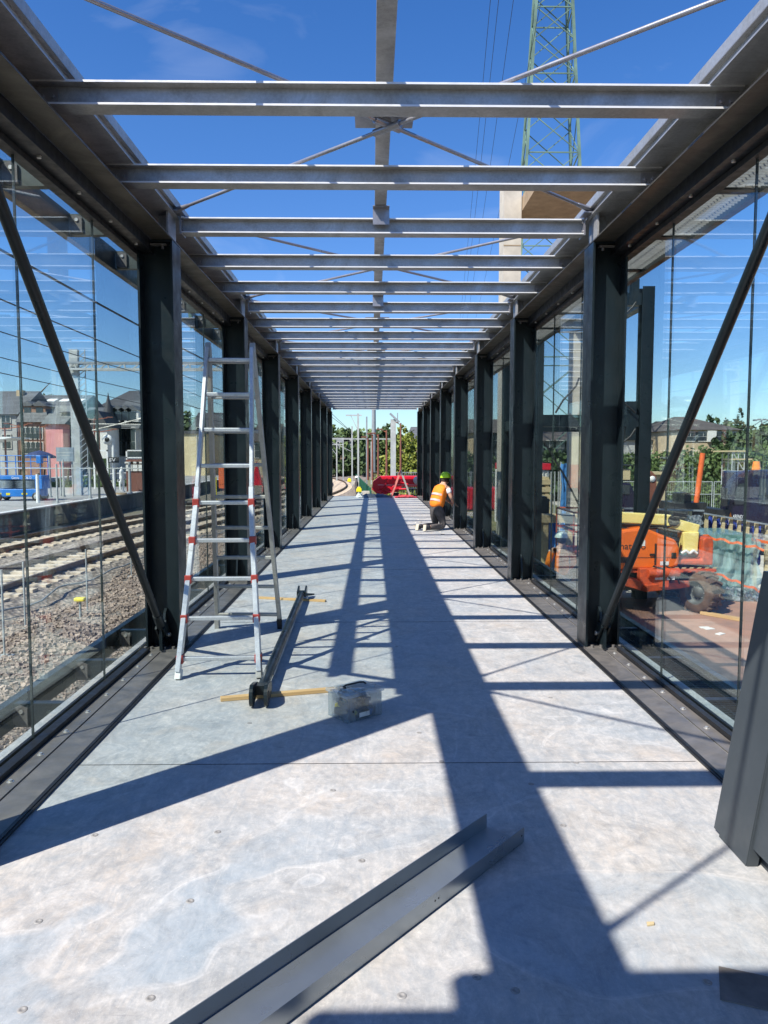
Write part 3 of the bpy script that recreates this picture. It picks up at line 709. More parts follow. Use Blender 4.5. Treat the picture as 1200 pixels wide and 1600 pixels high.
def kneeling():
    root = thing('person', 'kneeling worker in orange vest, lime helmet and grey trousers, bent to the right wall base', 'person', (1.38, 15.75, .001), R(38)); root.scale = (.92, .92, .92)
    P, E = {}, []
    P['pelvis'] = ((-.07, 0, .52), .13)
    chain(P, E, ['belly', 'chest', 'collar', 'neck', 'skull', 'crown', ], [(-.03, 0, .68), (.06, 0, .86), (.13, 0, .98), (.17, 0, 1.05), (.215, 0, 1.13), (.225, 0, 1.19)], [.12, (.15, .11), (.12, .08), .052, (.085, .075), .07], 'pelvis')
    P['jaw'] = ((.27, 0, 1.08), .045); E.append(('skull', 'jaw')); P['nose'] = ((.318, 0, 1.115), .012); E.append(('jaw', 'nose'))
    for s_ in (-1, 1):
        t = 'lr'[s_ < 0]
        P['ear'+t] = ((.20, s_*.088, 1.12), .015); E.append(('skull', 'ear'+t))
        if s_ < 0: pts = [(.11, -.19, .95), (.15, -.255, .74), (.34, -.20, .56)]
        else: pts = [(.14, .19, .95), (.28, .22, .76), (.42, .06, .60)]
        chain(P, E, ['sh'+t, 'el'+t, 'wr'+t], pts, [.056, .040, .027], 'collar')
        hand(P, E, 'wr'+t, pts[-1], (.8, .05*s_, -.45), (0, 1, .1), t)
        chain(P, E, ['hip'+t, 'kn'+t, 'an'+t, 'toe'+t], [(-.07, s_*.09, .48), (.03, s_*.13, .075), (-.42, s_*.12, .095), (-.50, s_*.13, .03)], [.085, .06, .045, .03], 'pelvis')
    b = skin('body', 'skin', P, E, root)
    P, E = {}, []
    P['p'] = ((-.07, 0, .53), (.155, .135)); 
    chain(P, E, ['w'], [(-.05, 0, .61)], [(.15, .125)], 'p')
    for s_ in (-1, 1):
        t = 'lr'[s_ < 0]
        chain(P, E, ['h'+t, 'm'+t, 'k'+t, 's'+t, 'a'+t], [(-.06, s_*.095, .44), (-.01, s_*.115, .26), (.035, s_*.13, .085), (-.20, s_*.125, .085), (-.40, s_*.12, .095)], [.115, .098, .085, .075, .058], 'p')
    skin('trousers', 'trouser', P, E, root)
    for s_ in (-1, 1):
        P, E = {}, []
        chain(P, E, ['a', 'b', 'c', 'd'], [(-.37, s_*.12, .10), (-.44, s_*.12, .10), (-.475, s_*.125, .07), (-.50, s_*.13, .035)], [.062, .058, .048, .038])
        bo = skin('boot', 'boot', P, E, root)
        MB().bar((-.515, s_*.12, .15), (-.545, s_*.13, .01), .09, .03, (1, 0, 0)).build('sole', 'sole', bo, bev=.01)
    P, E = {}, []
    P['a'] = ((-.08, 0, .47), (.19, .165))
    chain(P, E, ['b', 'c', 'd', 'e'], [(-.04, 0, .65), (.03, 0, .82), (.09, 0, .94), (.14, 0, 1.02)], [(.19, .165), (.205, .16), (.225, .15), (.10, .085)], 'a')
    v = skin('hi_vis_vest', 'vest', P, E, root)
    def ring(zc, cx_, rx, ry, hgt, tilt=.35):
        q = MB(); n = 28; vs = []
        for dz in (0, hgt):
            for k in range(n):
                a = 2*pi*k/n; x = cx_+ry*cos(a); vs.append((x+dz*.35, rx*sin(a), zc+dz-(x-cx_)*tilt))
        q.add(vs, [(k, (k+1) % n, (k+1) % n+n, k+n) for k in range(n)], True); return q
    RS = .97
    for zc, cx_, rx, ry in ((.63, -.045, .178, .158), (.76, 0.0, .183, .158)):
        ring(zc, cx_, rx*RS, ry*RS, .045).build('reflective_band', 'reflect', v, fixn=False)
    for s_ in (-1, 1):
        P, E = {}, []
        A = (.11, -.17, .96) if s_ < 0 else (.14, .17, .96); B = (.135, -.235, .82) if s_ < 0 else (.22, .21, .84)
        chain(P, E, ['a', 'b'], [A, B], [.072, .062]); skin('sleeve', 'tee', P, E, root)
    head_extras(root, (.22, 0, 1.15), (1, 0, -.25), 'helmg', 'hair')
    q = MB().tube((.44, -.06, .55), (.62, -.02, .50), .022, 10).bar((.44, -.06, .57), (.43, -.07, .44), .035, .05); o = q.build('cordless_drill', 'machblack'); o.location = root.location; o.rotation_euler = root.rotation_euler; o.scale = root.scale
    solo(o, 'small black hand drill held by the kneeling worker in the orange vest', 'drill')
kneeling()
def standing():
    root = thing('person', 'standing worker outside the right glass wall in orange vest and white helmet, seen from behind', 'person', (3.70, 14.6, G), R(95))
    P, E = {}, []
    P['pelvis'] = ((0, 0, .95), .13)
    chain(P, E, ['belly', 'chest', 'collar', 'neck', 'skull', 'crown'], [(.0, 0, 1.12), (.02, 0, 1.30), (.03, 0, 1.43), (.04, 0, 1.50), (.06, 0, 1.60), (.06, 0, 1.66)], [.12, (.15, .11), (.12, .08), .055, (.085, .078), .07], 'pelvis')
    P['jaw'] = ((.11, 0, 1.55), .045); E.append(('skull', 'jaw')); P['nose'] = ((.158, 0, 1.585), .012); E.append(('jaw', 'nose'))
    for s_ in (-1, 1):
        t = 'lr'[s_ < 0]; P['ear'+t] = ((.05, s_*.088, 1.59), .015); E.append(('skull', 'ear'+t))
        pts = [(.02, s_*.19, 1.41), (.05, s_*.27, 1.14), (.24, s_*.22, 1.0)]
        chain(P, E, ['sh'+t, 'el'+t, 'wr'+t], pts, [.056, .042, .03], 'collar'); hand(P, E, 'wr'+t, pts[-1], (.9, 0, -.2), (0, s_, 0), t)
        chain(P, E, ['hip'+t, 'kn'+t, 'an'+t, 'toe'+t], [(0, s_*.09, .90), (.02, s_*.11, .50), (-.01, s_*.12, .09), (.14, s_*.13, .04)], [.09, .06, .045, .035], 'pelvis')
    skin('body', 'skin', P, E, root)
    P, E = {}, []; P['p'] = ((0, 0, .95), (.16, .13))
    for s_ in (-1, 1):
        t = 'lr'[s_ < 0]; chain(P, E, ['h'+t, 'k'+t, 'a'+t], [(0, s_*.095, .86), (.02, s_*.11, .50), (-.01, s_*.12, .12)], [.115, .09, .08], 'p')
    skin('trousers', 'trouser', P, E, root)
    P, E = {}, []; P['a'] = ((0, 0, .90), (.18, .15))
    chain(P, E, ['b', 'c', 'd', 'e'], [(.0, 0, 1.08), (.01, 0, 1.24), (.02, 0, 1.37), (.03, 0, 1.45)], [(.175, .14), (.19, .14), (.20, .125), (.12, .09)], 'a')
    skin('hi_vis_vest', 'vest', P, E, root)
    for s_ in (-1, 1):
        P, E = {}, []; chain(P, E, ['a', 'b', 'c'], [(.02, s_*.19, 1.41), (.045, s_*.265, 1.15), (.2, s_*.23, 1.03)], [.075, .062, .05]); skin('sleeve', 'vest', P, E, root)
        P, E = {}, []; chain(P, E, ['a', 'b', 'c'], [(-.02, s_*.12, .10), (.04, s_*.125, .06), (.15, s_*.13, .045)], [.065, .06, .05]); skin('boot', 'boot', P, E, root)
    head_extras(root, (.06, 0, 1.62), (1, 0, 0), 'helmw', 'hair')
standing()

exec_marker = True
# ------------------------------------------------------------------ far end of the deck
def P_(px, py, Y): return at(px, py, Y)
# small A ladder
a0, a1 = at(613, 776, 28.4), at(640, 774, 28.4); tp = at(626, 738, 28.4)
SLD = thing('step_ladder', 'short folding aluminium ladder opened as an A at the far end of the deck', 'ladder', (tp.x, 28.4, .0)); of = (tp.x, 28.4, 0)
for sx in (-1, 1):
    for dy in (-.17, .17):
        MB(of).bar((tp.x+sx*.36, 28.4+dy*1.3, 0), (tp.x, 28.4+dy, 1.0), .06, .03, (0, 1, 0)).build('leg', 'pinkred' if sx < 0 else 'aluworn', SLD)
    for z in (.3, .6, .85):
        x = tp.x+sx*.36*(1-z); MB(of).bar((x, 28.4-.19, z), (x, 28.4+.19, z), .03, .03).build('rung', 'aluworn', SLD)
# red crane jib lying across the end
JB = thing('red_crane_jib', 'crimson box section crane jib lying across the far end of the deck', 'crane jib', (at(580, 760, 31).x, 31, 0)); of = tuple(JB.location)
xa = at(579, 760, 31).x; xb = 3.4
def jz(py): return at(600, py, 31).z
MB(of).prism([(xa+.05, jz(764)), (xa+.1, jz(752)), (xa+.40, jz(743.5)), (xb, jz(743.5)), (xb, jz(760)), (xa+1.3, jz(760)), (xa+1.1, jz(768)), (xa+.5, jz(772)), (xa+.25, jz(771))], 'y', 30.7, 31.3).build('boom_section', 'redpaint', JB, bev=.02)
q = MB(of)
for k in range(14):
    x, z = xa+.25+rng.uniform(0, 1.0), jz(768)+rng.uniform(-.05, .45); q.tube((x, 30.6, z), (x+rng.uniform(-.2, .3), 30.55, z+rng.uniform(-.15, .2)), .035, 7)
q.build('hydraulic_pipe', 'redpaint', JB)
MB(of).lathe([(0, -.06), (.17, -.05), (.17, .0)], (at(652, 750, 30.7).x, 30.67, jz(750)), 20, 'y').build('round_cover', 'mast', JB)
MB(of).box(xa+.3, xb, 30.68, 30.70, jz(757.5), jz(757)).build('trim_line', 'white', JB)
MB(of).box(xa+.9, xa+1.15, 30.8, 31.2, 0-1.7, jz(770)).box(xb-.6, xb-.3, 30.8, 31.2, -1.7, jz(762)).build('support', 'machblack', JB)
# plastic sheeting and straps heaped at the deck end
def heap(name, x0, x1, y0, y1, z, h, mat, label, cat, seed):
    r = np.random.default_rng(seed); nx, ny = 26, 10; vs = []; fs = []
    for j in range(ny):
        for i in range(nx):
            e = min(1, 4*min(i/(nx-1), 1-i/(nx-1)))*min(1, 4*min(j/(ny-1), 1-j/(ny-1)))
            vs.append((x0+(x1-x0)*i/(nx-1)+r.uniform(-.02, .02), y0+(y1-y0)*j/(ny-1)+r.uniform(-.02, .02), z+e*h*r.uniform(.2, 1)))
    for j in range(ny-1):
        for i in range(nx-1): fs.append((j*nx+i, j*nx+i+1, (j+1)*nx+i+1, (j+1)*nx+i))
    o = MB().add(vs, fs, True).build(name, mat, fixn=False); solo(o, label, cat); return o
heap('plastic_sheeting', at(560, 776, 28).x, at(612, 776, 28).x, 27.9, 28.8, .005, .14, 'dirtyfoil', 'crumpled dark sheeting at the far end of the deck left of the ladder', 'sheeting', 3)
heap('white_sheeting', at(558, 776, 28).x-.05, at(568, 776, 28).x, 28.0, 28.7, .006, .16, 'white', 'scrap of white sheeting at the far left end of the deck', 'sheeting', 4)
heap('strap_heap', at(617, 774, 28).x, at(652, 774, 28).x, 27.6, 28.9, .005, .10, 'redcloth', 'heap of red straps lying under the small ladder at the deck end', 'straps', 5)

# ------------------------------------------------------------------ ground and the left side
grd = MB().add([(-900, -60, G-.12), (900, -60, G-.12), (900, 1500, G-.12), (-900, 1500, G-.12)], [(0, 1, 2, 3)]).build('ground', 'earth'); tag(grd, kind='structure')
def tcx(Y):                                           # centre line of the near track
    pts = [(-20, -9.2), (14, -9.0), (24, -8.6), (34, -7.4), (44, -5.6), (55, -3.9), (66, -3.1), (78, -3.2), (92, -4.6), (110, -8.5), (140, -18)]
    for (a, u_), (b, v_) in zip(pts, pts[1:]):
        if a <= Y <= b:
            t = (Y-a)/(b-a); t = t*t*(3-2*t) if False else t
            return u_+(v_-u_)*t
    return pts[-1][1]
def tc2(Y): return sum(tcx(Y+k) for k in (-8, -4, 0, 4, 8))/5
def sheet(name, mat, y0, y1, fl, fr, zf, ny=120, nx=30, jit=.0, seed=1):
    r = np.random.default_rng(seed); vs = []; fs = []
    for j in range(ny+1):
        y = y0+(y1-y0)*(j/ny)**1.4; a, b = fl(y), fr(y)
        for i in range(nx+1): x = a+(b-a)*i/nx; vs.append((x, y, zf(x, y)+r.uniform(-jit, jit)))
    for j in range(ny):
        for i in range(nx): k = j*(nx+1)+i; fs.append((k, k+1, k+nx+2, k+nx+1))
    return MB().add(vs, fs, True).build(name, mat, fixn=False)
o = sheet('gravel_verge', 'gravel', -2, 150, lambda y: tc2(y)+1.2, lambda y: -1.9 if y < 31 else max(-1.9+(y-31)*.02, tc2(y)+2.2), lambda x, y: G+.02+.10*sin(x*1.3+y*.4)*sin(y*.8), 200, 40, .025); tag(o, kind='structure')
o = sheet('track_bed', 'ballast', -2, 140, lambda y: tc2(y)-6.2, lambda y: tc2(y)+2.3, lambda x, y: G+.22-max(0, abs(x-(tc2(y)-1.9))-3.2)*.28, 220, 50, .03, 2); tag(o, kind='structure')
# loose stones on the verge
def stones(n):
    vs = []; fs = []
    B = [(-1,-1,-1),(1,-1,-1),(1,1,-1),(-1,1,-1),(-1,-1,1),(1,-1,1),(1,1,1),(-1,1,1)]; F_ = [(0,3,2,1),(4,5,6,7),(0,1,5,4),(1,2,6,5),(2,3,7,6),(3,0,4,7)]
    for i in range(n):
        y = 3+33*rng.random()**1.3; x = rng.uniform(tc2(y)+1.4, -2.8)
        band = abs(x-(tc2(y)+2.8)); s_ = .010+.022*rng.random()*(1.35 if band < 1.8 else .5)
        z = G+.03+.10*sin(x*1.3+y*.4)*sin(y*.8); k = len(vs); A = Matrix.Rotation(rng.uniform(0, 6), 3, 'Z') @ Matrix.Rotation(rng.uniform(0, 1.2), 3, 'X')
        for b in B: vs.append(tuple(A @ Vector((b[0]*s_*rng.uniform(.6, 1.2), b[1]*s_*rng.uniform(.6, 1.1), b[2]*s_*rng.uniform(.45, .8)))+Vector((x, y, z+s_*.4))))
        fs += [tuple(q+k for q in f) for f in F_]
    me = bpy.data.meshes.new('loose_stones'); me.from_pydata(vs, [], fs); me.materials.append(M['stone'])
    o = bpy.data.objects.new('loose_stones', me); COL.objects.link(o); tag(o, 'loose brown and grey ballast stones strewn between track and walkway', 'stones', kind='stuff')
stones(26000)
# tracks
def sweep(mb, f, y0, y1, w, z0, z1, step=1.0):
    n = int((y1-y0)/step); vs = []
    for k in range(n+1):
        y = y0+(y1-y0)*k/n; x = f(y); vs += [(x-w/2, y, z0), (x+w/2, y, z0), (x+w/2, y, z1), (x-w/2, y, z1)]
    fs = [(4*k+a, 4*k+b, 4*k+4+b, 4*k+4+a) for k in range(n) for a, b in ((0, 1), (1, 2), (2, 3), (3, 0))]
    mb.add(vs, fs)
def track(dx, label):
    T = thing('railway_track', label, 'railway track', (tc2(20)+dx, 20, G), 0, 'railway tracks on the left'); of = tuple(T.location)
    zt = G+.42
    for s_ in (-.72, .72):
        q = MB(of); f = lambda y, s_=s_: tc2(y)+dx+s_
        sweep(q, f, 2, 135, .07, zt-.03, zt); sweep(q, f, 2, 135, .02, zt-.13, zt-.03); sweep(q, f, 2, 135, .13, zt-.15, zt-.13); q.build('rail', 'rail', T)
    sm = None; y = 12.0
    for k in range(100):
        if sm is None: sm = MB().box(-1.25, 1.25, -.13, .13, -.13, .05).build('sleeper', 'sleeper', T); so = sm
        else: so = sm.copy(); COL.objects.link(so); so.parent = T
        so.location = (tc2(y)+dx-of[0], y-of[1], .22); a = math.atan2(tc2(y+.5)-tc2(y-.5), 1); so.rotation_euler = (0, 0, -a); y += .62
    q = MB(of)
    while y < 132: q.box(tc2(y)+dx-1.25, tc2(y)+dx+1.25, y-.13, y+.13, G+.1, G+.27); y += .65
    o = q.build('far_sleepers', 'sleeper', T); o['kind'] = 'stuff'
track(0, 'nearer of the two railway tracks, beside the gravel verge')
track(-3.7, 'farther of the two railway tracks, beside the platform')
# platform
px0 = -15.2
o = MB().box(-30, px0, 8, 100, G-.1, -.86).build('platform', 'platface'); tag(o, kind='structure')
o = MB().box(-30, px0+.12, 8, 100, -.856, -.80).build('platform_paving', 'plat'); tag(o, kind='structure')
o = MB().box(px0-.25, px0+.02, 8, 100, -.796, -.790).build('platform_edge_line', 'white'); tag(o, kind='structure')
o = MB().box(-27, -25.5, 20, 100, -.8, -.25).build('low_wall', 'greywall'); solo(o, 'low grey wall along the back of the platform', 'wall')
# catenary masts, portal and wires
def lattice_mast(name, px, Y, ptop, z0, w, label, group='overhead line masts', mat='mast'):
    b = at(px, 712, Y); zt = at(px, ptop, Y).z
    T = thing(name, label, 'mast', (b.x, Y, z0), 0, group); of = tuple(T.location)
    q = MB(of); q.box(b.x-w*.5, b.x+w*.02, Y-.02, Y+.3, z0, zt); q.build('post', mat, T)
    q = MB(of); q.box(b.x+w*.45, b.x+w*.5, Y-.02, Y+.04, z0, zt)
    z = z0; k = 0
    while z < zt-.4: q.bar((b.x+w*.02, Y, z), (b.x+w*.47, Y, z+.35), .04, .03, (0, 1, 0)).bar((b.x+w*.02, Y, z+.35), (b.x+w*.47, Y, z+.7), .04, .03, (0, 1, 0)) if k % 2 == 0 else None; z += .35; k += 1
    q.build('lattice', 'mastgrey', T); return T, b.x, zt
MT, mx_, mzt = lattice_mast('overhead_line_mast', 125, 45, 546, -.8, .95, 'tall pale lattice mast on the platform carrying the left end of the gantry')
GA = thing('gantry_beam', 'pale lattice gantry beam spanning the tracks from the platform mast', 'gantry', (mx_, 45, 0)); of = tuple(GA.location)
gz1, gz0 = at(150, 566, 45).z, at(150, 579, 45).z; gx0, gx1 = at(107, 570, 45).x, -1.5
MB(of).box(gx0, gx1, 44.7, 44.82, gz1-.12, gz1).box(gx0, gx1, 45.2, 45.3, gz1-.12, gz1).build('top_chord', 'mastgrey', GA)
MB(of).box(gx0, gx1, 44.7, 44.82, gz0, gz0+.12).box(gx0, gx1, 45.2, 45.3, gz0, gz0+.12).build('bottom_chord', 'mast', GA)
q = MB(of); x = gx0
while x < gx1-.5:
    q.bar((x, 44.76, gz0+.06), (x+.45, 44.76, gz1-.06), .07, .07).bar((x+.45, 44.76, gz1-.06), (x+.55, 44.76, gz0+.06), .10, .07); x += .95
q.build('web_lattice', 'mast', GA)
lattice_mast('overhead_line_mast', 498, 45, 560, G, .6, 'pale mast hidden behind the left columns at the right end of the gantry')
def wire(x, z, y0=-5, y1=120, r=.016, sag=.0, curve=0.0, label='', zend=None):
    pts = []; n = 40
    for k in range(n+1):
        y = y0+(y1-y0)*k/n; t = ((y+5) % 50)/50; pts.append((x+curve*max(0, y-40), y, z-sag*4*t*(1-t)))
    o = MB().path(pts, r, 5).build('overhead_wire', 'wire'); solo(o, label, 'overhead wire', 'overhead wires left of the walkway')
wire(-8.7, 6.62, sag=.25, label='uppermost twin overhead wire seen through the left glass', r=.022)
wire(-8.45, 6.45, sag=.25, label='wire running just below the uppermost overhead wire', r=.016)
wire(-8.7, 5.30, sag=.1, label='second overhead wire from the top seen through the left glass', r=.02)
wire(-12.4, 6.05, sag=.4, label='overhead wire above the gantry beam, third from the top', r=.02)
wire(-12.4, 5.1, sag=.3, label='overhead wire crossing just under the left end of the gantry', r=.018)
wire(-12.4, 4.35, sag=.05, label='lowest contact wire of the farther track', r=.016)
wire(-8.6, 3.9, sag=.05, y0=30, label='low contact wire of the nearer track', r=.014)
q = MB()
for (xa_, za), (xb_, zb) in (((mx_+.4, 2.9), (mx_+4.6, 3.9)), ((mx_+.4, 3.4), (mx_+5, 3.35))): q.tube((xa_, 44.6, za), (xb_, 44.6, zb), .04, 6)
for x in (mx_+3.6, mx_+4.0): q.tube((x, 44.6, 3.65), (x+.3, 44.6, 3.72), .09, 8)
o = q.build('cantilever_arm', 'aluworn'); solo(o, 'thin bracket arm with insulator reaching right from the platform mast', 'bracket arm')

def post(px, pt, pb, Y, w, mat, label, name='post', group=None, cat='post'):
    a, b = at(px, pt, Y), at(px, pb, Y); o = MB((a.x, Y, b.z)).tube((a.x, Y, b.z), (a.x, Y, a.z), w/2, 10, w/2*.85).tube((a.x, Y, b.z), (a.x, Y, b.z+.06), w*.9, 10).build(name, mat); o.location = (a.x, Y, b.z)
    return solo(o, label, cat, group)
post(58, 741, 788, 38, .17, 'white', 'short white post on the platform edge in front of the blue lift')
for px, pt, pb, Y, w, lb in ((88, 725, 786, 37, .1, 'thin grey fence post right of the blue lift'), (98, 718, 776, 42, .12, 'grey pole under the grey sign board'), (140, 730, 779, 40, .12, 'slim grey post right of the lattice mast'),
        (77, 712, 777, 42, .13, 'thin pale post left of the sign board'), (202, 722, 770, 46, .18, 'thick grey bollard post near the first column'), (286, 700, 757, 50, .14, 'blue grey post before the cream building'), (308, 680, 752, 52, .12, 'thin grey pole at the right of the cream building')):
    post(px, pt, pb, Y, w, 'mast', lb, 'platform_post', 'posts on the platform')
# railing line
q = MB(); zr = at(60, 732, 38).z; q.tube((-21, 38, zr), (at(228, 732, 38).x, 38, zr), .03, 6); o = q.build('railing', 'mast'); solo(o, 'long thin horizontal rail across the platform beside the blue lift', 'railing')
# signal with EV board
SG = thing('track_signal', 'white signal post with round lamp head and small EV board', 'signal', (at(177, 700, 46).x, 46, -.8)); of = tuple(SG.location); sx_ = of[0]
MB(of).tube((sx_, 46, -.8), (sx_, 46, at(177, 685, 46).z), .09, 10).build('pole', 'white', SG)
MB(of).lathe([(0, -.09), (.13, -.09), (.30, -.06), (.30, .06), (0, .06)], (at(169, 686, 46).x, 45.9, at(169, 687, 46).z), 20, 'y').build('lamp_head', 'white', SG)
MB(of).lathe([(0, -.12), (.14, -.12), (.14, -.09)], (at(169, 686, 46).x, 45.9, at(169, 687, 46).z), 16, 'y').build('lens', 'machblack', SG)
bx0, bx1 = at(171, 715, 46).x, at(188, 715, 46).x; bz0, bz1 = at(177, 723, 46).z, at(177, 714.5, 46).z
MB(of).box(bx0, bx1, 45.72, 45.78, bz0, bz1).build('sign_board', 'textblack', SG)
lettering('EV', .34, 'textwhite', SG, (bx0-of[0]+.08, 45.71-46, bz0+.04-of[2]), (R(90), 0, 0))
MB(of).lathe([(0, .12), (.42, .10), (.45, 0)], (sx_+.3, 46, -.8), 16).build('base_block', 'concdark', SG)
# grey sign board
BD = thing('notice_board', 'large grey blue notice board on poles left of the lattice mast', 'sign board', (at(102, 710, 44).x, 44, -.8)); of = tuple(BD.location)
MB(of).box(at(88, 700, 44).x, at(115, 700, 44).x, 43.95, 44.05, at(100, 721, 44).z, at(100, 699, 44).z).build('board', 'board', BD)
for px in (92, 111): MB(of).tube((at(px, 700, 44).x, 44.1, -.8), (at(px, 700, 44).x, 44.1, at(100, 700, 44).z), .05, 8).build('leg', 'mast', BD)
for k, (w_, py) in enumerate(((.5, 707), (.3, 711))): MB(of).box(of[0]-w_, of[0]+w_, 43.94, 43.949, at(100, py+1, 44).z, at(100, py, 44).z).build('text_line', 'mast', BD)
# blue parasol
PR = thing('parasol', 'dark blue market parasol beside the ornate brown house', 'parasol', (at(62, 715, 60).x, 60, -.8)); of = tuple(PR.location)
zc, ze = at(60, 703.5, 60).z, at(60, 713, 60).z; wr = (at(87, 700, 60).x-at(36, 700, 60).x)/2
MB(of).lathe([(0, zc), (wr*.55, (zc+ze)/2+.05), (wr, ze), (wr, ze-.15)], (of[0], 60, 0), 8).build('canopy', 'parasol', PR)
MB(of).tube((of[0], 60, -.8), (of[0], 60, zc), .04, 8).build('pole', 'wood', PR)
# scissor lift
SC = thing('scissor_lift', 'bright blue scissor lift parked on the platform at the far left', 'scissor lift', (at(32, 780, 40).x, 40, -.8)); of = tuple(SC.location); cx0 = of[0]
w2 = 1.25
MB().box(-w2, w2, -.5, .5, .22, .62).build('chassis', 'blue', SC, bev=.03)
MB().box(-w2-.02, w2+.1, -.5, .5, 1.12, 1.32).box(w2-.25, w2+.12, -.5, .5, .62, 1.12).build('deck_frame', 'blue', SC, bev=.02)
q = MB()
for dy in (-.42, .42):
    for k in range(4): z = .66+k*.11; q.bar((-w2+.1, dy, z), (w2-.3, dy, z+.1), .05, .05, (0, 1, 0)).bar((-w2+.1, dy, z+.1), (w2-.3, dy, z), .05, .05, (0, 1, 0))
q.build('scissor_arm', 'board', SC)
q = MB()
for dy in (-.46, .46):
    for z in (1.7, 2.05, 2.35): q.tube((-w2, dy, z), (w2+.05, dy, z), .025, 6)
    for x in (-w2, -.4, .4, w2+.05): q.tube((x, dy, 1.3), (x, dy, 2.35), .025, 6)
for z in (1.7, 2.05, 2.35):
    for x in (-w2, w2+.05): q.tube((x, -.46, z), (x, .46, z), .025, 6)
q.build('guard_rail', 'blue', SC)
MB().box(w2-.15, w2+.1, -.5, -.2, 1.95, 2.35).build('control_box', 'blue', SC, bev=.02)
for x in (-w2+.3, w2-.2):
    for dy in (-.52, .42):
        wh = MB().lathe([(.10, 0), (.22, 0), (.23, .02), (.23, .09), (.22, .11), (.1, .11)], (x, dy, .22), 18, 'y').build('wheel', 'machblack', SC)
        MB().lathe([(0, -.005), (.12, -.005), (.14, .01)], (x, dy, .22), 16, 'y').build('hub', 'mast', wh)
lettering('Genie', .17, 'textwhite', SC, (-.2, -.505, 1.15), (R(90), 0, 0)); lettering('-0632', .17, 'textwhite', SC, (.45, -.505, 1.15), (R(90), 0, 0))
MB().box(-.5, -.3, -.507, -.5005, .3, .42).box(.3, .6, -.507, -.5005, .33, .42).box(-.9, -.75, -.507, -.5005, .33, .42).build('decal', 'yellowhi', SC)
# canopy roof left
o = MB().prism([(at(-40, 690, 55).x, at(0, 683, 55).z), (at(28, 690, 55).x, at(0, 683, 55).z), (at(28, 690, 55).x, at(0, 684.5, 55).z), (at(-40, 690, 55).x, at(0, 694, 55).z)], 'y', 54, 57).build('platform_canopy', 'white'); solo(o, 'white sloping canopy roof at the far left edge above the platform', 'canopy')
# street lamps of brown iron with orange arms
def lamp(px, pt, pb, Y, label, arms=1, wd_=.9):
    b, t_ = at(px, pb, Y), at(px, pt, Y); T = thing('street_lamp', label, 'street lamp', (b.x, Y, b.z), 0, 'red brown street lamps'); h = t_.z-b.z
    MB().tube((0, 0, 0), (0, 0, h), .09, 8, .06).build('pole', 'browniron', T)
    for s_ in ((-1, 1) if arms > 1 else (1,)):
        MB().bar((0, 0, h-.15), (s_*wd_, 0, h+.05), .07, .05).build('arm', 'orangetop', T)
        MB().box(s_*wd_-.22, s_*wd_+.22, -.12, .12, h+.02, h+.10).build('lamp_head', 'browniron', T)
lamp(11, 667, 765, 55, 'two armed brown lamp at the far left behind the lift', 2, 1.3)
lamp(33, 663, 765, 60, 'brown lamp before the ornate brown house', 2, .9)
lamp(66, 665, 765, 62, 'thin lamp in front of the pink wall', 1, .7)
lamp(150, 653, 760, 62, 'lamp with wide orange arms right of the lattice mast', 2, 1.3)
lamp(157, 672, 760, 58, 'lower lamp with orange arms before the white gable', 2, 1.2)

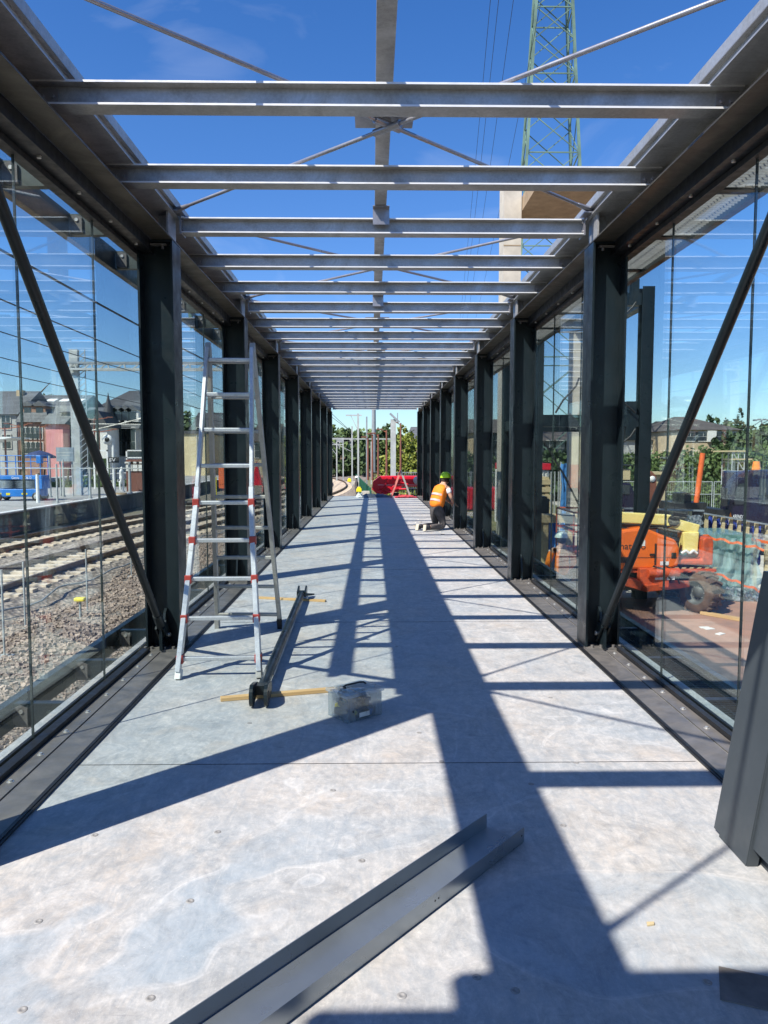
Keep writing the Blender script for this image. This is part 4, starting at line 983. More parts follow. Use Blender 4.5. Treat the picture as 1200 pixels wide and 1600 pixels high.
# ------------------------------------------------------------------ houses
def windows(T, of, x0, x1, y, zs, n, w, h, frame='wframe'):
    if n == 0: return
    for z in zs:
        for k in range(n):
            x = x0+(x1-x0)*(k+.5)/n
            f = MB(of).box(x-w/2-.09, x+w/2+.09, y-.10, y-.003, z-h/2-.09, z+h/2+.09).build('window', frame, T)
            MB(of).box(x-w/2, x+w/2, y-.115, y-.101, z-h/2, z-.02).box(x-w/2, x-.03, y-.115, y-.101, z+.02, z+h/2).box(x+.03, x+w/2, y-.115, y-.101, z+.02, z+h/2).build('pane', 'wglass', f)
def house(label, pl, pr, Y, depth, peave, pridge, wall, roof, kind='gable', nwin=3, rows=1, z0=-1, inset=.0, name='house', ww=1.0, wh=1.6, dorm=0, wpy=None, skyl=0, ridge_in=(.0, .0)):
    x0, x1 = at(pl, 700, Y).x, at(pr, 700, Y).x; ze, zr = at(600, peave, Y).z, at(600, pridge, Y+depth/2).z
    T = thing(name, label, 'building', ((x0+x1)/2, Y, z0)); of = tuple(T.location)
    MB(of).box(x0, x1, Y, Y+depth, z0, ze).build('wall', wall, T)
    xc = (x0+x1)/2; o_ = .35
    if kind == 'gable':       # ridge parallel to x
        i0, i1 = ridge_in[0]*(x1-x0), ridge_in[1]*(x1-x0)
        q = MB(of).add([(x0-o_, Y-o_, ze), (x1+o_, Y-o_, ze), (x1+o_, Y+depth+o_, ze), (x0-o_, Y+depth+o_, ze), (x0-o_+i0, Y+depth/2, zr), (x1+o_-i1, Y+depth/2, zr)], [(0, 1, 5, 4), (2, 3, 4, 5), (1, 2, 5), (3, 0, 4), (0, 3, 2, 1)])
    elif kind == 'front':     # ridge runs away from the viewer
        q = MB(of).add([(x0-o_, Y-o_, ze), (x1+o_, Y-o_, ze), (x1+o_, Y+depth, ze), (x0-o_, Y+depth, ze), (xc, Y-o_, zr), (xc, Y+depth, zr)], [(0, 1, 4), (1, 2, 5, 4), (2, 3, 5), (3, 0, 4, 5), (0, 3, 2, 1)])
    elif kind == 'hip':
        q = MB(of).add([(x0-o_, Y-o_, ze), (x1+o_, Y-o_, ze), (x1+o_, Y+depth+o_, ze), (x0-o_, Y+depth+o_, ze), (x0+(x1-x0)*.38, Y+depth/2, zr), (x0+(x1-x0)*.62, Y+depth/2, zr)], [(0, 1, 5, 4), (2, 3, 4, 5), (1, 2, 5), (3, 0, 4), (0, 3, 2, 1)])
    elif kind == 'mansard':
        k_ = .12*(x1-x0); q = MB(of).add([(x0-o_, Y-o_, ze), (x1+o_, Y-o_, ze), (x1+o_, Y+depth, ze), (x0-o_, Y+depth, ze), (x0+k_, Y+.9, zr), (x1-k_, Y+.9, zr), (x1-k_, Y+depth-.8, zr), (x0+k_, Y+depth-.8, zr)], [(0,1,5,4),(1,2,6,5),(2,3,7,6),(3,0,4,7),(4,5,6,7),(0,3,2,1)])
    elif kind == 'flat': q = MB(of).box(x0-.2, x1+.2, Y-.2, Y+depth, ze, ze+.35)
    ro = q.build('roof', roof, T)
    if nwin:
        zs = [z0+1.6+(ze-z0-.6)*(r+.35)/max(rows, 1)-.8 for r in range(rows)] if wpy is None else [at(600, p, Y).z for p in wpy]
        windows(T, of, x0+.4, x1-.4, Y, zs, nwin, ww, wh)
    for k in range(dorm):
        xd = x0+(x1-x0)*(k+.6)/(dorm+.2); zz = ze+(zr-ze)*.22
        dd = MB(of).box(xd-.65, xd+.65, Y+.3, Y+3, zz, zz+1.3).build('dormer', 'whitewall' if kind != 'mansard' else wall, T)
        MB(of).prism([(xd-.85, zz+1.3), (xd+.85, zz+1.3), (xd, zz+1.9)], 'y', Y+.1, Y+3).build('dormer_roof', roof, dd)
        MB(of).box(xd-.38, xd+.38, Y+.26, Y+.295, zz+.15, zz+1.15).build('pane', 'wglass', dd)
    for k in range(skyl):
        t = .62; xs = x0+(x1-x0)*(.2+.28*k); ys = Y-o_+(depth/2+o_)*t; zs_ = ze+(zr-ze)*t; sl = (zr-ze)/(depth/2+o_)
        MB(of).add([(xs, ys-.5, zs_-.5*sl+.06), (xs+1.3, ys-.5, zs_-.5*sl+.06), (xs+1.5, ys+.5, zs_+.5*sl+.06), (xs+.2, ys+.5, zs_+.5*sl+.06), (xs, ys-.5, zs_-.5*sl-.1), (xs+1.3, ys-.5, zs_-.5*sl-.1), (xs+1.5, ys+.5, zs_+.5*sl-.1), (xs+.2, ys+.5, zs_+.5*sl-.1)], [(0,1,2,3),(4,7,6,5),(0,4,5,1),(1,5,6,2),(2,6,7,3),(3,7,4,0)]).build('roof_window', 'white', ro)
    return T, of, x0, x1, ze, zr
def chimney(T, of, x, y, z0, z1, mat='brick'): MB(of).box(x-.4, x+.4, y-.4, y+.4, z0, z1).build('chimney', mat, T)
T_, of_, *_r = house('dark grey house cut by the left edge behind the canopy', -90, 27, 92, 12, 648, 612, 'greywall', 'slate', 'gable', 5, 2, ww=1.0, wh=1.6, wpy=(660, 690))
chimney(T_, of_, at(22, 640, 95).x, 97, 5, at(30, 610, 97).z, 'beige')
house('ornate dark brown brick house with mansard roof and arched windows', 32, 73, 84, 9, 660, 634, 'brick', 'slate', 'mansard', 4, 2, ww=.5, wh=1.2, wpy=(677, 700), dorm=2)
T_, of_, *_r = house('house with bright pink wall and grey slate half hipped roof', 72, 99, 82, 10, 663, 634, 'pink', 'slategrey', 'gable', 0, ridge_in=(-.35, .1))
house('long dark slate roofed building behind the pink walled house', 42, 120, 104, 12, 640, 618, 'whitewall', 'slate', 'gable', 0, skyl=3)
house('narrow weathered timber clad house right of the pink wall', 99, 122, 84, 9, 645, 640, 'timberwall', 'slatedark', 'gable', 2, 2, ww=.7, wh=1.3, wpy=(672, 694))
house('grey shuttered house directly right of the lattice mast', 124, 146, 88, 9, 655, 637, 'timberwall', 'slate', 'gable', 3, 2, ww=.8, wh=1.2, wpy=(672, 690))
T_, of_, *_r = house('white stepped gable house right of the lattice mast', 145, 168, 84, 9, 668, 646, 'whitewall', 'slatedark', 'front', 0)
T_, of_, hx0, hx1, hze, hzr = house('big slate roofed house with row of dormers and tall windows', 167, 214, 88, 14, 670, 626, 'greywall', 'slate', 'gable', 5, 1, ww=1.0, wh=3.2, wpy=(690,), dorm=4, ridge_in=(.15, .1))
MB(of_).lathe([(.9, 0), (.75, 2.0), (.12, 4.6), (0, 5.2)], (hx0+.3, 88, hze-1), 8).build('turret', 'slatedark', T_)
house('tall house with steep dark hipped roof behind the dormered house', 158, 222, 118, 14, 636, 611, 'greywall', 'slatedark', 'hip', 0)
house('grey panelled building at the right edge of the first glass bay', 205, 234, 96, 12, 645, 638, 'greywall', 'slategrey', 'flat', 4, 2, ww=.9, wh=1.7, wpy=(662, 684))
house('cream building with flat roof seen behind the ladder', 281, 322, 90, 12, 678, 672, 'cream', 'slatedark', 'flat', 0)
house('dark roofed house behind the cream building', 300, 345, 110, 12, 672, 645, 'greywall', 'slatedark', 'gable', 2, 1, ww=1, wh=1.4, wpy=(676,))
house('small grey house between second and third left columns', 396, 430, 88, 12, 690, 662, 'beige', 'brownroof', 'gable', 3, 1, wpy=(704,))
# station kiosk shelters
BS = thing('bus_shelter', 'white framed shelter with dark roof glass right of the EV signal', 'shelter', (at(212, 715, 52).x, 52, -.8)); of = tuple(BS.location)
x0, x1 = at(197, 700, 52).x, at(229, 700, 52).x; zt, zb = at(200, 703, 52).z, at(200, 716, 52).z
MB(of).box(x0, x1, 51.9, 54, zt-.08, zt).box(x0, x1, 51.9, 52, zb, zb+.08).box(x0, x0+.1, 51.9, 52, -.8, zt).box(x1-.1, x1, 51.9, 52, -.8, zt).build('frame', 'white', BS)
MB(of).box(x0+.12, x1-.12, 51.94, 51.97, zb+.1, zt-.1).build('glazing', 'wglass', BS)
BS = thing('bus_shelter', 'green white shelter with arched top left of the EV signal', 'shelter', (at(157, 715, 54).x, 54, -.8)); of = tuple(BS.location)
x0, x1 = at(146, 700, 54).x, at(169, 700, 54).x; zt = at(200, 703, 54).z
MB(of).box(x0, x1, 53.9, 56, zt-.1, zt).box(x0, x0+.1, 53.9, 54, -.8, zt).box(x1-.1, x1, 53.9, 54, -.8, zt).build('frame', 'white', BS)
MB(of).box(x0+.12, x1-.12, 54.5, 54.55, -.5, zt-.6).build('back_hedge_panel', 'leafm', BS)
# ticket machines / scooters area
RK = thing('kiosk', 'dark red kiosk with three white arches near the first column', 'kiosk', (at(213, 735, 50).x, 50, -.8)); of = tuple(RK.location)
x0, x1 = at(197, 735, 50).x, at(228, 735, 50).x; MB(of).box(x0, x1, 50, 51.5, -.8, at(200, 718, 50).z).build('body', 'browniron', RK)
for k in range(3): x = x0+(x1-x0)*(k+.6)/3.4; MB(of).box(x-.22, x+.22, 49.93, 49.98, at(200, 736, 50).z, at(200, 726, 50).z).build('white_panel', 'whitewall', RK); MB(of).box(x-.28, x+.28, 49.9, 49.99, at(200, 724, 50).z, at(200, 721.5, 50).z).build('awning', 'whitewall', RK)
for px, mt, lb in ((190, 'white', 'distant walker in white clothes on the platform'), ):
    b = at(px, 745, 49); root = thing('person', lb, 'person', (b.x, 49, -.8)); P, E = {}, []
    P['p'] = ((0, 0, .95), .13); chain(P, E, ['c', 'n', 'h'], [(0, 0, 1.35), (0, 0, 1.5), (.02, 0, 1.65)], [(.17, .1), .06, .1], 'p')
    for s_ in (-1, 1):
        chain(P, E, [f's{s_}', f'e{s_}', f'w{s_}'], [(0, s_*.2, 1.38), (.03, s_*.24, 1.1), (.12, s_*.22, .88)], [.06, .045, .035], 'c'); chain(P, E, [f'k{s_}', f'a{s_}', f't{s_}'], [(.08*s_, s_*.1, .5), (.05*s_, s_*.1, .08), (.05*s_+.14, s_*.1, .04)], [.08, .05, .04], 'p')
    skin('body', mt, P, E, root, 1)
# yellow capped marker posts and cable box on the verge
def marker(px, py, Y, h, label, capmat='yellowhi'):
    b = at(px, py, Y); b.z = G+.05; T = thing('marker_post', label, 'marker', b, 0, 'markers beside the near track')
    MB().tube((0, 0, 0), (0, 0, h), .025, 8).build('stake', 'mast', T); MB().box(-.10, .10, -.07, .07, h, h+.07).build('cap', capmat, T, bev=.02)
marker(124, 905, 14.4, .42, 'yellow capped stake between the gravel and near track')
for px, pt, pb, Y, lb in ((134, 858, 912, 15.3, 'short grey rod beside the yellow capped stake'), (204, 838, 868, 20, 'short grey rod farther along, near the first column'), (36, 878, 930, 14, 'grey rod behind the first glass joint'), (2, 890, 958, 12, 'pale rod at the left picture edge')):
    a, b = at(px, pt, Y), at(px, pb, Y); o = MB((a.x, Y, G)).tube((a.x, Y, G), (a.x, Y, a.z), .018, 8).box(a.x-.12, a.x+.12, Y-.12, Y+.12, G, G+.05).build('marker_rod', 'mast'); o.location = (a.x, Y, G); solo(o, lb, 'marker', 'rods beside the near track')
q = MB(); pts = [(tc2(y)+1.75+.1*sin(y*1.7), y, G+.22+.05*sin(y*2.3)) for y in np.linspace(7, 40, 60)]; q.path(pts, .02, 6); o = q.build('lineside_cable', 'mastgrey'); solo(o, 'grey cable snaking along the gravel beside the near track', 'cable')
# small digger-like red/yellow clutter beyond the ladder
o = MB().prism([(0, 0), (.9, 0), (.45, 1.9)], 'y', 60, 60.5).build('traffic_marker', 'redpaint'); o.location = (at(392, 745, 60).x, 0, -.8); solo(o, 'red pointed marker on the platform seen right of the ladder stile', 'marker')
b_ = at(335, 740, 55); o = MB().box(-.35, .35, -.2, .2, 0, 1.7).box(-.3, .3, -.22, -.2, .3, 1.5).build('orange_cabinet', 'orangeht'); o.location = (at(350, 740, 55).x, 55, -.8); solo(o, 'orange cabinet on the platform seen through the ladder', 'cabinet')
o = MB().tube((0, 0, 0), (0, 0, 2.3), .05, 8).box(-.09, .09, -.05, .05, 1.2, 2.3).build('level_marker', 'yellowhi'); o.location = (at(335, 770, 30).x, 30, G+.1); solo(o, 'yellow trackside marker plate seen through the ladder', 'marker')

# ------------------------------------------------------------------ foliage
def leaf_cloud(name, mat, blobs, size, n, parent=None, off=(0, 0, 0)):
    """blobs: (centre, radii); leaves gathered in clumps on and inside each blob"""
    vol = np.array([b[1][0]*b[1][1]*b[1][2] for b in blobs])**.67; cnt = (n*vol/vol.sum()).astype(int)+4
    C_ = []
    for (c, r), k in zip(blobs, cnt):
        nc = max(4, k//14); d = rng.normal(size=(nc, 3)); d /= np.linalg.norm(d, axis=1)[:, None]; rad = rng.uniform(.55, 1.08, (nc, 1))
        cl = np.array(c)+d*rad*np.array(r); idx = rng.integers(0, nc, k)
        C_.append(cl[idx]+rng.normal(size=(k, 3))*np.array(r)*.13)
    Cn = np.concatenate(C_)-np.array(off); N = len(Cn)
    a = rng.normal(size=(N, 3)); a /= np.linalg.norm(a, axis=1)[:, None]; b = np.cross(a, rng.normal(size=(N, 3))); b /= np.linalg.norm(b, axis=1)[:, None]
    sz = size*rng.uniform(.6, 1.3, (N, 1)); a = a*sz; b = b*sz*.7
    V = np.stack([Cn-a-b*.2, Cn+b*.8, Cn+a-b*.1, Cn-b], 1).reshape(-1, 3)
    me = bpy.data.meshes.new(name); me.from_pydata(V.tolist(), [], np.arange(N*4).reshape(-1, 4).tolist()); me.materials.append(M[mat])
    o = bpy.data.objects.new(name, me); COL.objects.link(o)
    if parent: o.parent = parent
    return o
def tree(x, y, z, h, r, mat, label, leaf=.3, n=1600, group=None, slim=False, name='tree', trunkh=.35):
    T = thing(name, label, 'tree', (x, y, z), 0, group)
    q = MB().tube((0, 0, 0), (.1, 0, h*.75), r*.09+.06, 8, .04)
    for k in range(5):
        a = rng.uniform(0, 6.28); q.tube((0, 0, h*(trunkh+.1*k)), (cos(a)*r*.6, sin(a)*r*.6, h*(trunkh+.18+.1*k)), r*.03+.03, 6, .02)
    q.build('trunk', 'bark', T)
    bl = []
    if slim:
        for k in range(6): t = k/5; bl.append(((rng.uniform(-.2, .2)*r, 0, h*(.15+.8*t)), (r*(1-.75*t**1.5), r*(1-.75*t**1.5), h*.14)))
    else:
        for k in range(9):
            a = rng.uniform(0, 6.28); rr = r*rng.uniform(.2, .75); zz = h*rng.uniform(trunkh+.05, .88); s_ = r*rng.uniform(.35, .6)*(1.15-.5*zz/h)
            bl.append(((cos(a)*rr, sin(a)*rr, zz), (s_, s_, s_*.75)))
        bl.append(((0, 0, h*.8), (r*.5, r*.5, h*.16)))
    leaf_cloud('crown', mat, bl, leaf, n, T)
    return T
# hill and trees closing the view at the end
def hillz(x, y): return G-.4+max(0, (y-120))*.024*math.exp(-((x+14)/40)**2)+max(0, y-160)*.008
o = sheet('hill', 'grass', 118, 420, lambda y: -150, lambda y: 90, hillz, 30, 40, .15, 5); tag(o, kind='structure')
def hilltree(px, ptop, Y, r, mat, label, n=1500, slim=False, leaf=.5):
    t_ = at(px, ptop, Y); z = max(G, hillz(t_.x, Y)) if Y > 118 else G; tree(t_.x, Y, z, max(3, t_.z-z), r, mat, label, leaf, n, 'trees beyond the end of the walkway', slim, trunkh=.2)
hilltree(527, 668, 175, 7, 'leafm', 'rounded green tree at the left of the end opening')
hilltree(541, 684, 190, 5, 'leafm', 'lighter green tree next to the leftmost rounded tree')
hilltree(566, 668, 165, 7.5, 'leafm', 'broad green tree behind the white masts')
hilltree(577, 672, 160, 6.5, 'leafd', 'dark tree left of the thick grey mast')
hilltree(592, 690, 150, 5, 'leafm', 'mid green tree right of the thick grey mast')
hilltree(606, 668, 140, 6, 'leafd', 'tall dark pine like tree right of the thick mast', 2200, True)
hilltree(617, 684, 130, 4, 'leafm', 'green tree behind the pale slab pillar')
hilltree(532, 700, 120, 6, 'leafd', 'low dark bush beside the curving track', 1200)
hilltree(548, 703, 125, 5, 'leafd', 'second low bush beside the curving track', 1200)
hilltree(514, 690, 130, 6, 'leafm', 'bush hidden partly by the last left column')
for px, pt, Y, r, lb in ((626, 690, 62, 2.0, 'yellow green poplar bush left of the others'), (636, 672, 66, 2.2, 'tall yellow green poplar by the rusty lamp'), (646, 688, 60, 2.0, 'yellow green bush before the gabled house'), (655, 680, 64, 2.3, 'yellow green bush at the right end column'), (664, 690, 62, 2.2, 'yellow green bush hidden behind the end column')):
    t_ = at(px, pt, Y); tree(t_.x, Y, G, t_.z-G, r, 'leafy', lb, .16, 3500, 'yellow green bushes beyond the end of the walkway', True, 'bush')
house('gabled grey roofed house behind the yellow green bushes', 643, 690, 95, 12, 688, 667, 'whitewall', 'slate', 'gable', 2, 1, ww=1.1, wh=1.3, wpy=(700,), ridge_in=(.15, 0))
house('pale hillside house low among trees at left of the end opening', 508, 531, 140, 10, 693, 684, 'whitewall', 'slategrey', 'gable', 4, 1, z0=0, wpy=(697,))
house('small hillside house with brown roof behind the white masts', 535, 548, 150, 10, 690, 684, 'whitewall', 'brownroof', 'gable', 3, 1, z0=0, wpy=(694,))
o = sheet('grass_verge', 'grass', 31.5, 120, lambda y: max(tc2(y)+2.4, -1.0), lambda y: 12, lambda x, y: G+.03, 30, 8, .03, 9); tag(o, kind='structure')
# masts beyond the end
def mast2(px, ptop, pb, Y, w, mat, label, arm=None):
    a, b = at(px, ptop, Y), at(px, pb, Y); z0 = G; T = thing('line_mast', label, 'mast', (a.x, Y, z0), 0, 'masts beyond the end of the walkway'); h = a.z-z0; w *= .85
    MB().box(-w/2, w/2, -w/2, w/2, 0, h).build('post', mat, T)
    if arm:
        MB().box(arm[0], arm[1], -.05, .05, h-arm[2]-.1, h-arm[2]).bar((arm[0]*.6, 0, h-arm[2]-.05), (0, 0, h-arm[2]-1.3), .05, .05).build('arm', mat, T)
mast2(550, 666, 742, 75, .16, 'mast', 'white mast left of the pair with long cross arm', (-4.5, 3.8, 1.2))
mast2(559.5, 646, 750, 62, .17, 'mast', 'tallest white mast with short dark top bracket', (-1.0, .3, .1))
mast2(573, 651, 752, 60, .14, 'mastgrey', 'slim grey mast with brown lower half')
mast2(536, 684, 720, 95, .16, 'mast', 'short white mast standing by the curving track')
mast2(526, 690, 720, 90, .16, 'mast', 'thin pale mast nearest the left end column', (-1.5, .8, .3))
mast2(580, 690, 730, 85, .14, 'mast', 'short white mast left of the thick grey one')
post(584, 640, 738, 66, .42, 'mastgrey', 'thick round grey mast in the middle of the end opening', 'tall_pole')
SB = thing('slab_pillar', 'pale blue grey slab pillar with slanted bracket on top beyond the red jib', 'pillar', (at(615, 700, 45).x, 45, G)); of = tuple(SB.location)
x0, x1 = at(610.5, 700, 45).x, at(618.5, 700, 45).x; MB(of).box(x0, x1, 45, 45.5, G, at(600, 655, 45).z).build('post', 'mast', SB)
MB(of).bar((x0-.05, 44.9, at(600, 646, 45).z), (x1+.2, 44.9, at(600, 660, 45).z), .12, .1, (0, 1, 0)).bar((x1+.1, 45, at(600, 660, 45).z), (x1+.1, 45, at(600, 645, 45).z), .05, .05).build('bracket', 'mastgrey', SB)
lamp(626, 661, 748, 58, 'rust red lamp right of the slab pillar', 1, -.35)
lamp(604, 672, 748, 55, 'rust red lamp post with pink arm left of the slab pillar', 1, -.5)
lamp(591, 678, 748, 57, 'rust brown post right of the thick grey mast', 1, -.4)
lamp(575, 684, 750, 58, 'brown lamp post with red collar before the slim mast', 1, -.3)
lamp(582, 679, 750, 57, 'brown post in front of the thick grey mast', 1, -.2)
for (xa_, za), (xb_, zb), lb in (((-14, 12.5), (-2.1, 3.4), 'overhead wire slanting down at the left of the end opening'), ((-14.5, 11.4), (-2.2, 2.9), 'lower overhead wire slanting at the left of the end opening')):
    o = MB().tube((xa_*.45-.0, 58, za*.62), (at(548, 672, 75).x, 75, at(548, 674, 75).z), .02, 5).build('overhead_wire', 'wire'); solo(o, lb, 'overhead wire', 'overhead wires left of the walkway')
# fences at the end
def barfence(name, x0, y0, x1, y1, z0, h, sp, mat, label, cat='fence', w=.02):
    T = thing(name, label, cat, (x0, y0, z0)); d = Vector((x1-x0, y1-y0, 0)); Ln = d.length; u_ = d/Ln; q = MB(); k = 0
    while k*sp < Ln: p = u_*(k*sp); q.box(p.x-w/2, p.x+w/2, p.y-w/2, p.y+w/2, .05, h); k += 1
    q.build('bars', mat, T); q = MB()
    for z in (.12*h, .5*h, .97*h): q.bar((0, 0, z), tuple(u_*Ln+Vector((0, 0, z))), .03, .04)
    q.build('rail', mat, T); q = MB(); k = 0
    while k*2.5 <= Ln: p = u_*(k*2.5); q.tube((p.x, p.y, 0), (p.x, p.y, h+.05), .03, 8); k += 1
    q.build('post', mat, T); return T
ga, gb = at(569, 770, 34), at(566, 735, 62)
barfence('green_fence', at(579, 760, 44).x, 44, at(556, 740, 78).x, 78, G, 1.35, .11, 'greenfence', 'dark green bar fence running away left of the red jib', w=.05)
barfence('mesh_fence', at(618, 740, 50).x, 50, 9, 50, G, 2.2, .12, 'mastgrey', 'grey green mesh fence below the yellow green bushes')
for px, py, Y, lb in ((546, 748, 60, 'yellow block lying beside the track farther away'), (561, 762, 45, 'yellow block lying by the green fence nearer the deck')):
    b = at(px, py, Y); o = MB().box(-.16, .16, -.14, .14, 0, .2).box(-.1, .1, -.08, .08, .2, .3).build('yellow_block', 'yellowhi', bev=.03); o.location = (b.x, Y, max(b.z-.25, G)); solo(o, lb, 'block', 'yellow blocks beside the track')
    b2 = MB().box(-.3, .3, -.25, .25, 0, .25).build('concrete_block', 'conc'); b2.location = (b.x+.45, Y, max(b.z-.45, G)); solo(b2, 'pale concrete foot next to the yellow block at '+('the far one' if Y > 50 else 'the near one'), 'concrete block')
# distant worker by the fence
o = thing('person', 'far off worker with white helmet standing by the green fence', 'person', (at(557, 745, 55).x, 55, G)); P, E = {}, []
P['p'] = ((0, 0, .95), .14); chain(P, E, ['c', 'n', 'h'], [(0, 0, 1.35), (0, 0, 1.5), (.02, 0, 1.62)], [(.18, .12), .06, .09], 'p')
for s_ in (-1, 1):
    chain(P, E, [f's{s_}', f'e{s_}', f'w{s_}'], [(0, s_*.2, 1.38), (.03, s_*.26, 1.1), (.1, s_*.24, .86)], [.06, .045, .035], 'c'); chain(P, E, [f'k{s_}', f'a{s_}'], [(.02, s_*.11, .5), (.0, s_*.12, .06)], [.08, .055], 'p')
skin('body', 'trouser', P, E, o, 1); MB().lathe([(.14, 0), (.12, .09), (0, .14)], (0.02, 0, 1.66), 14).build('helmet', 'white', o)

# ------------------------------------------------------------------ right side
o = MB().add([(2.2, -4, G), (30, -4, G), (30, 34, G), (2.2, 34, G)], [(0, 1, 2, 3)]).build('hardstanding', 'redpave'); tag(o, kind='structure')
o = MB().add([(2.2, 17, G+.008), (60, 17, G+.008), (60, 60, G+.008), (2.2, 60, G+.008)], [(0, 1, 2, 3)]).build('site_road', 'conc'); tag(o, kind='structure')
for k, (px, py) in enumerate(((1101, 981), (1108, 983), (1125, 991))):
    d = MW @ Vector((px-600, 800-py, FPX)); t = (G-CH)/d.z; o = MB().box(-.09, .09, -.05, .05, 0, .012).build('paper_scrap', 'label'); o.location = (d.x*t, d.y*t, G+.002); o.rotation_euler = (0, 0, .3*k)
    solo(o, ['pale scrap nearest the boom lift wheel', 'pale scrap in the middle of three on the red ground', 'pale scrap farthest right on the red ground'][k], 'scrap', 'pale scraps on the red brown ground')
pa, pb = at(1110, 962, 15.2), at(1143, 975, 14.6); o = MB().box(-.42, .42, -.06, .06, 0, .06).build('timber_plank', 'wood', bev=.004); o.location = ((pa.x+pb.x)/2, 14.9, G+.003); o.rotation_euler = (0, 0, math.atan2(-.62, .45)); solo(o, 'short thick timber plank on the red ground by the boom lift wheel', 'plank')
# second steel frame
SF = thing('steel_tower_frame', 'dark steel tower frame with hanging cables outside the right glass wall', 'steel frame', (4.9, 17.3, G)); of = tuple(SF.location)
def hcol(x, y, z1, sz=.27):
    q = MB(of); q.box(x-sz/2, x+sz/2, y-sz/2, y-sz/2+.016, G, z1).box(x-sz/2, x+sz/2, y+sz/2-.016, y+sz/2, G, z1).box(x-.005, x+.005, y-sz/2+.016, y+sz/2-.016, G, z1); q.build('column', 'dark', SF)
xl_, xr_ = at(838, 600, 17).x, at(1007, 600, 17).x; zt_ = at(1000, 449, 17).z
for x in (xl_, xr_):
    for y in (17.0, 20.6): hcol(x, y, zt_)
zb1, zb0 = at(1000, 648.5, 17).z, at(1000, 667, 17).z; zc1, zc0 = at(1000, 459, 17).z, at(1000, 478, 17).z
for z0, z1 in ((zb0, zb1), (zc0, zc1)):
    for y in (17.0, 20.6): MB(of).box(xl_+.14, xr_-.14, y-.1, y+.1, z0, z1).build('beam', 'dark', SF)
    for x in (xl_, xr_): MB(of).box(x-.1, x+.1, 17.14, 20.46, z0, z1).build('beam', 'dark', SF)
for z in (zb1, zc1, zb0-.3): MB(of).box(xr_-.42, xr_-.2, 16.9, 17.1, z, z+.3).build('stub', 'dark', SF)
for pts in (((972, 492), (980, 488), (988, 480), (994, 472)), ((968, 618), (976, 630), (985, 638), (993, 645)), ((993, 670), (985, 682), (975, 690), (968, 697)), ((868, 645), (880, 625), (892, 612), (900, 603), (905, 590)), ((850, 690), (862, 710), (880, 740), (895, 770), (905, 790))):
    MB(of).path([tuple(at(a, b, 16.8)) for a, b in pts], .022, 6).build('hanging_cable', 'machblack', SF)
# concrete portal
CP = thing('concrete_portal', 'tall pale concrete pillars carrying a slab with brown soffit behind the steel frame', 'concrete structure', (5.5, 25, G)); of = tuple(CP.location)
xa_, xb_ = at(787, 400, 24.5).x, at(814, 400, 24.5).x; ztp = at(800, 278, 24.5).z; zs_ = at(800, 296, 22.6).z
MB(of).box(xa_, xb_, 24.5, 25.4, G, ztp).build('pillar', 'conc', CP)
x2, x3 = at(897, 600, 26.5).x, at(915, 600, 26.5).x; MB(of).box(x2, x3, 26.5, 27.3, G, zs_).build('pillar', 'conc', CP)
MB(of).box(xb_+.02, 10.5, 22.6, 27.6, zs_, zs_+.45).build('slab', 'concdark', CP)
for z in np.arange(1, ztp, 2.4): MB(of).box(xa_-.01, xb_+.003, 24.49, 24.496, z, z+.03).build('joint', 'concdark', CP)
# lattice pylon
PY = thing('electricity_pylon', 'tall pale green lattice electricity pylon rising behind the roof beams', 'pylon', (at(855, 500, 80).x, 80, G)); of = tuple(PY.location)
pc = of[0]; zA = at(860, 250, 80).z; zB = at(860, 0, 80).z; wA = 2.6; wB = 1.75
def pw(z): return wA+(wB-wA)*(z-zA)/(zB-zA)
lev = [G]; 
while lev[-1] < zB+22: lev.append(lev[-1]+max(2.6, pw(lev[-1])*1.55))
corner = lambda sx, sy, z: Vector((pc+sx*pw(z)+.10*sy*pw(z), 80+sy*pw(z), z))
for sx, sy in ((-1, -1), (1, -1), (1, 1), (-1, 1)):
    MB(of).bar(corner(sx, sy, lev[0]), corner(sx, sy, lev[-1]), .26, .26).build('leg', 'pylon', PY)
for k, (a, b) in enumerate(zip(lev, lev[1:])):
    q = MB(of)
    for (p, r_) in (((-1, -1), (1, -1)), ((1, -1), (1, 1)), ((1, 1), (-1, 1)), ((-1, 1), (-1, -1))):
        q.bar(corner(*p, a), corner(*r_, b), .085, .085).bar(corner(*r_, a), corner(*p, b), .085, .085)
        if k % 2 == 0: q.bar(corner(*p, a), corner(*r_, a), .11, .11)
    q.build('bracing', 'pylon', PY)
zt = lev[-1]-2
for s_ in (-1, 1): MB(of).bar((pc, 80, zt), (pc+s_*9, 80, zt-.4), .3, .3).bar((pc, 80, zt+2), (pc+s_*9, 80, zt-.4), .2, .2).build('cross_arm', 'pylon', PY)
for k, (x, s0) in enumerate(((2.5, 0), (3.0, 0), (3.9, 0), (5.6, 0))):
    o = MB().path([(x+.098*y, y, 31+.0009*(y-110)**2*.35-3.0) for y in np.linspace(28, 420, 40)], .018, 5).build('power_line', 'wire')
    solo(o, ['leftmost thin power line left of the pylon', 'second thin power line left of the pylon', 'third thin power line left of the pylon', 'power line closest to the pylon'][k], 'power line', 'power lines high above the walkway')
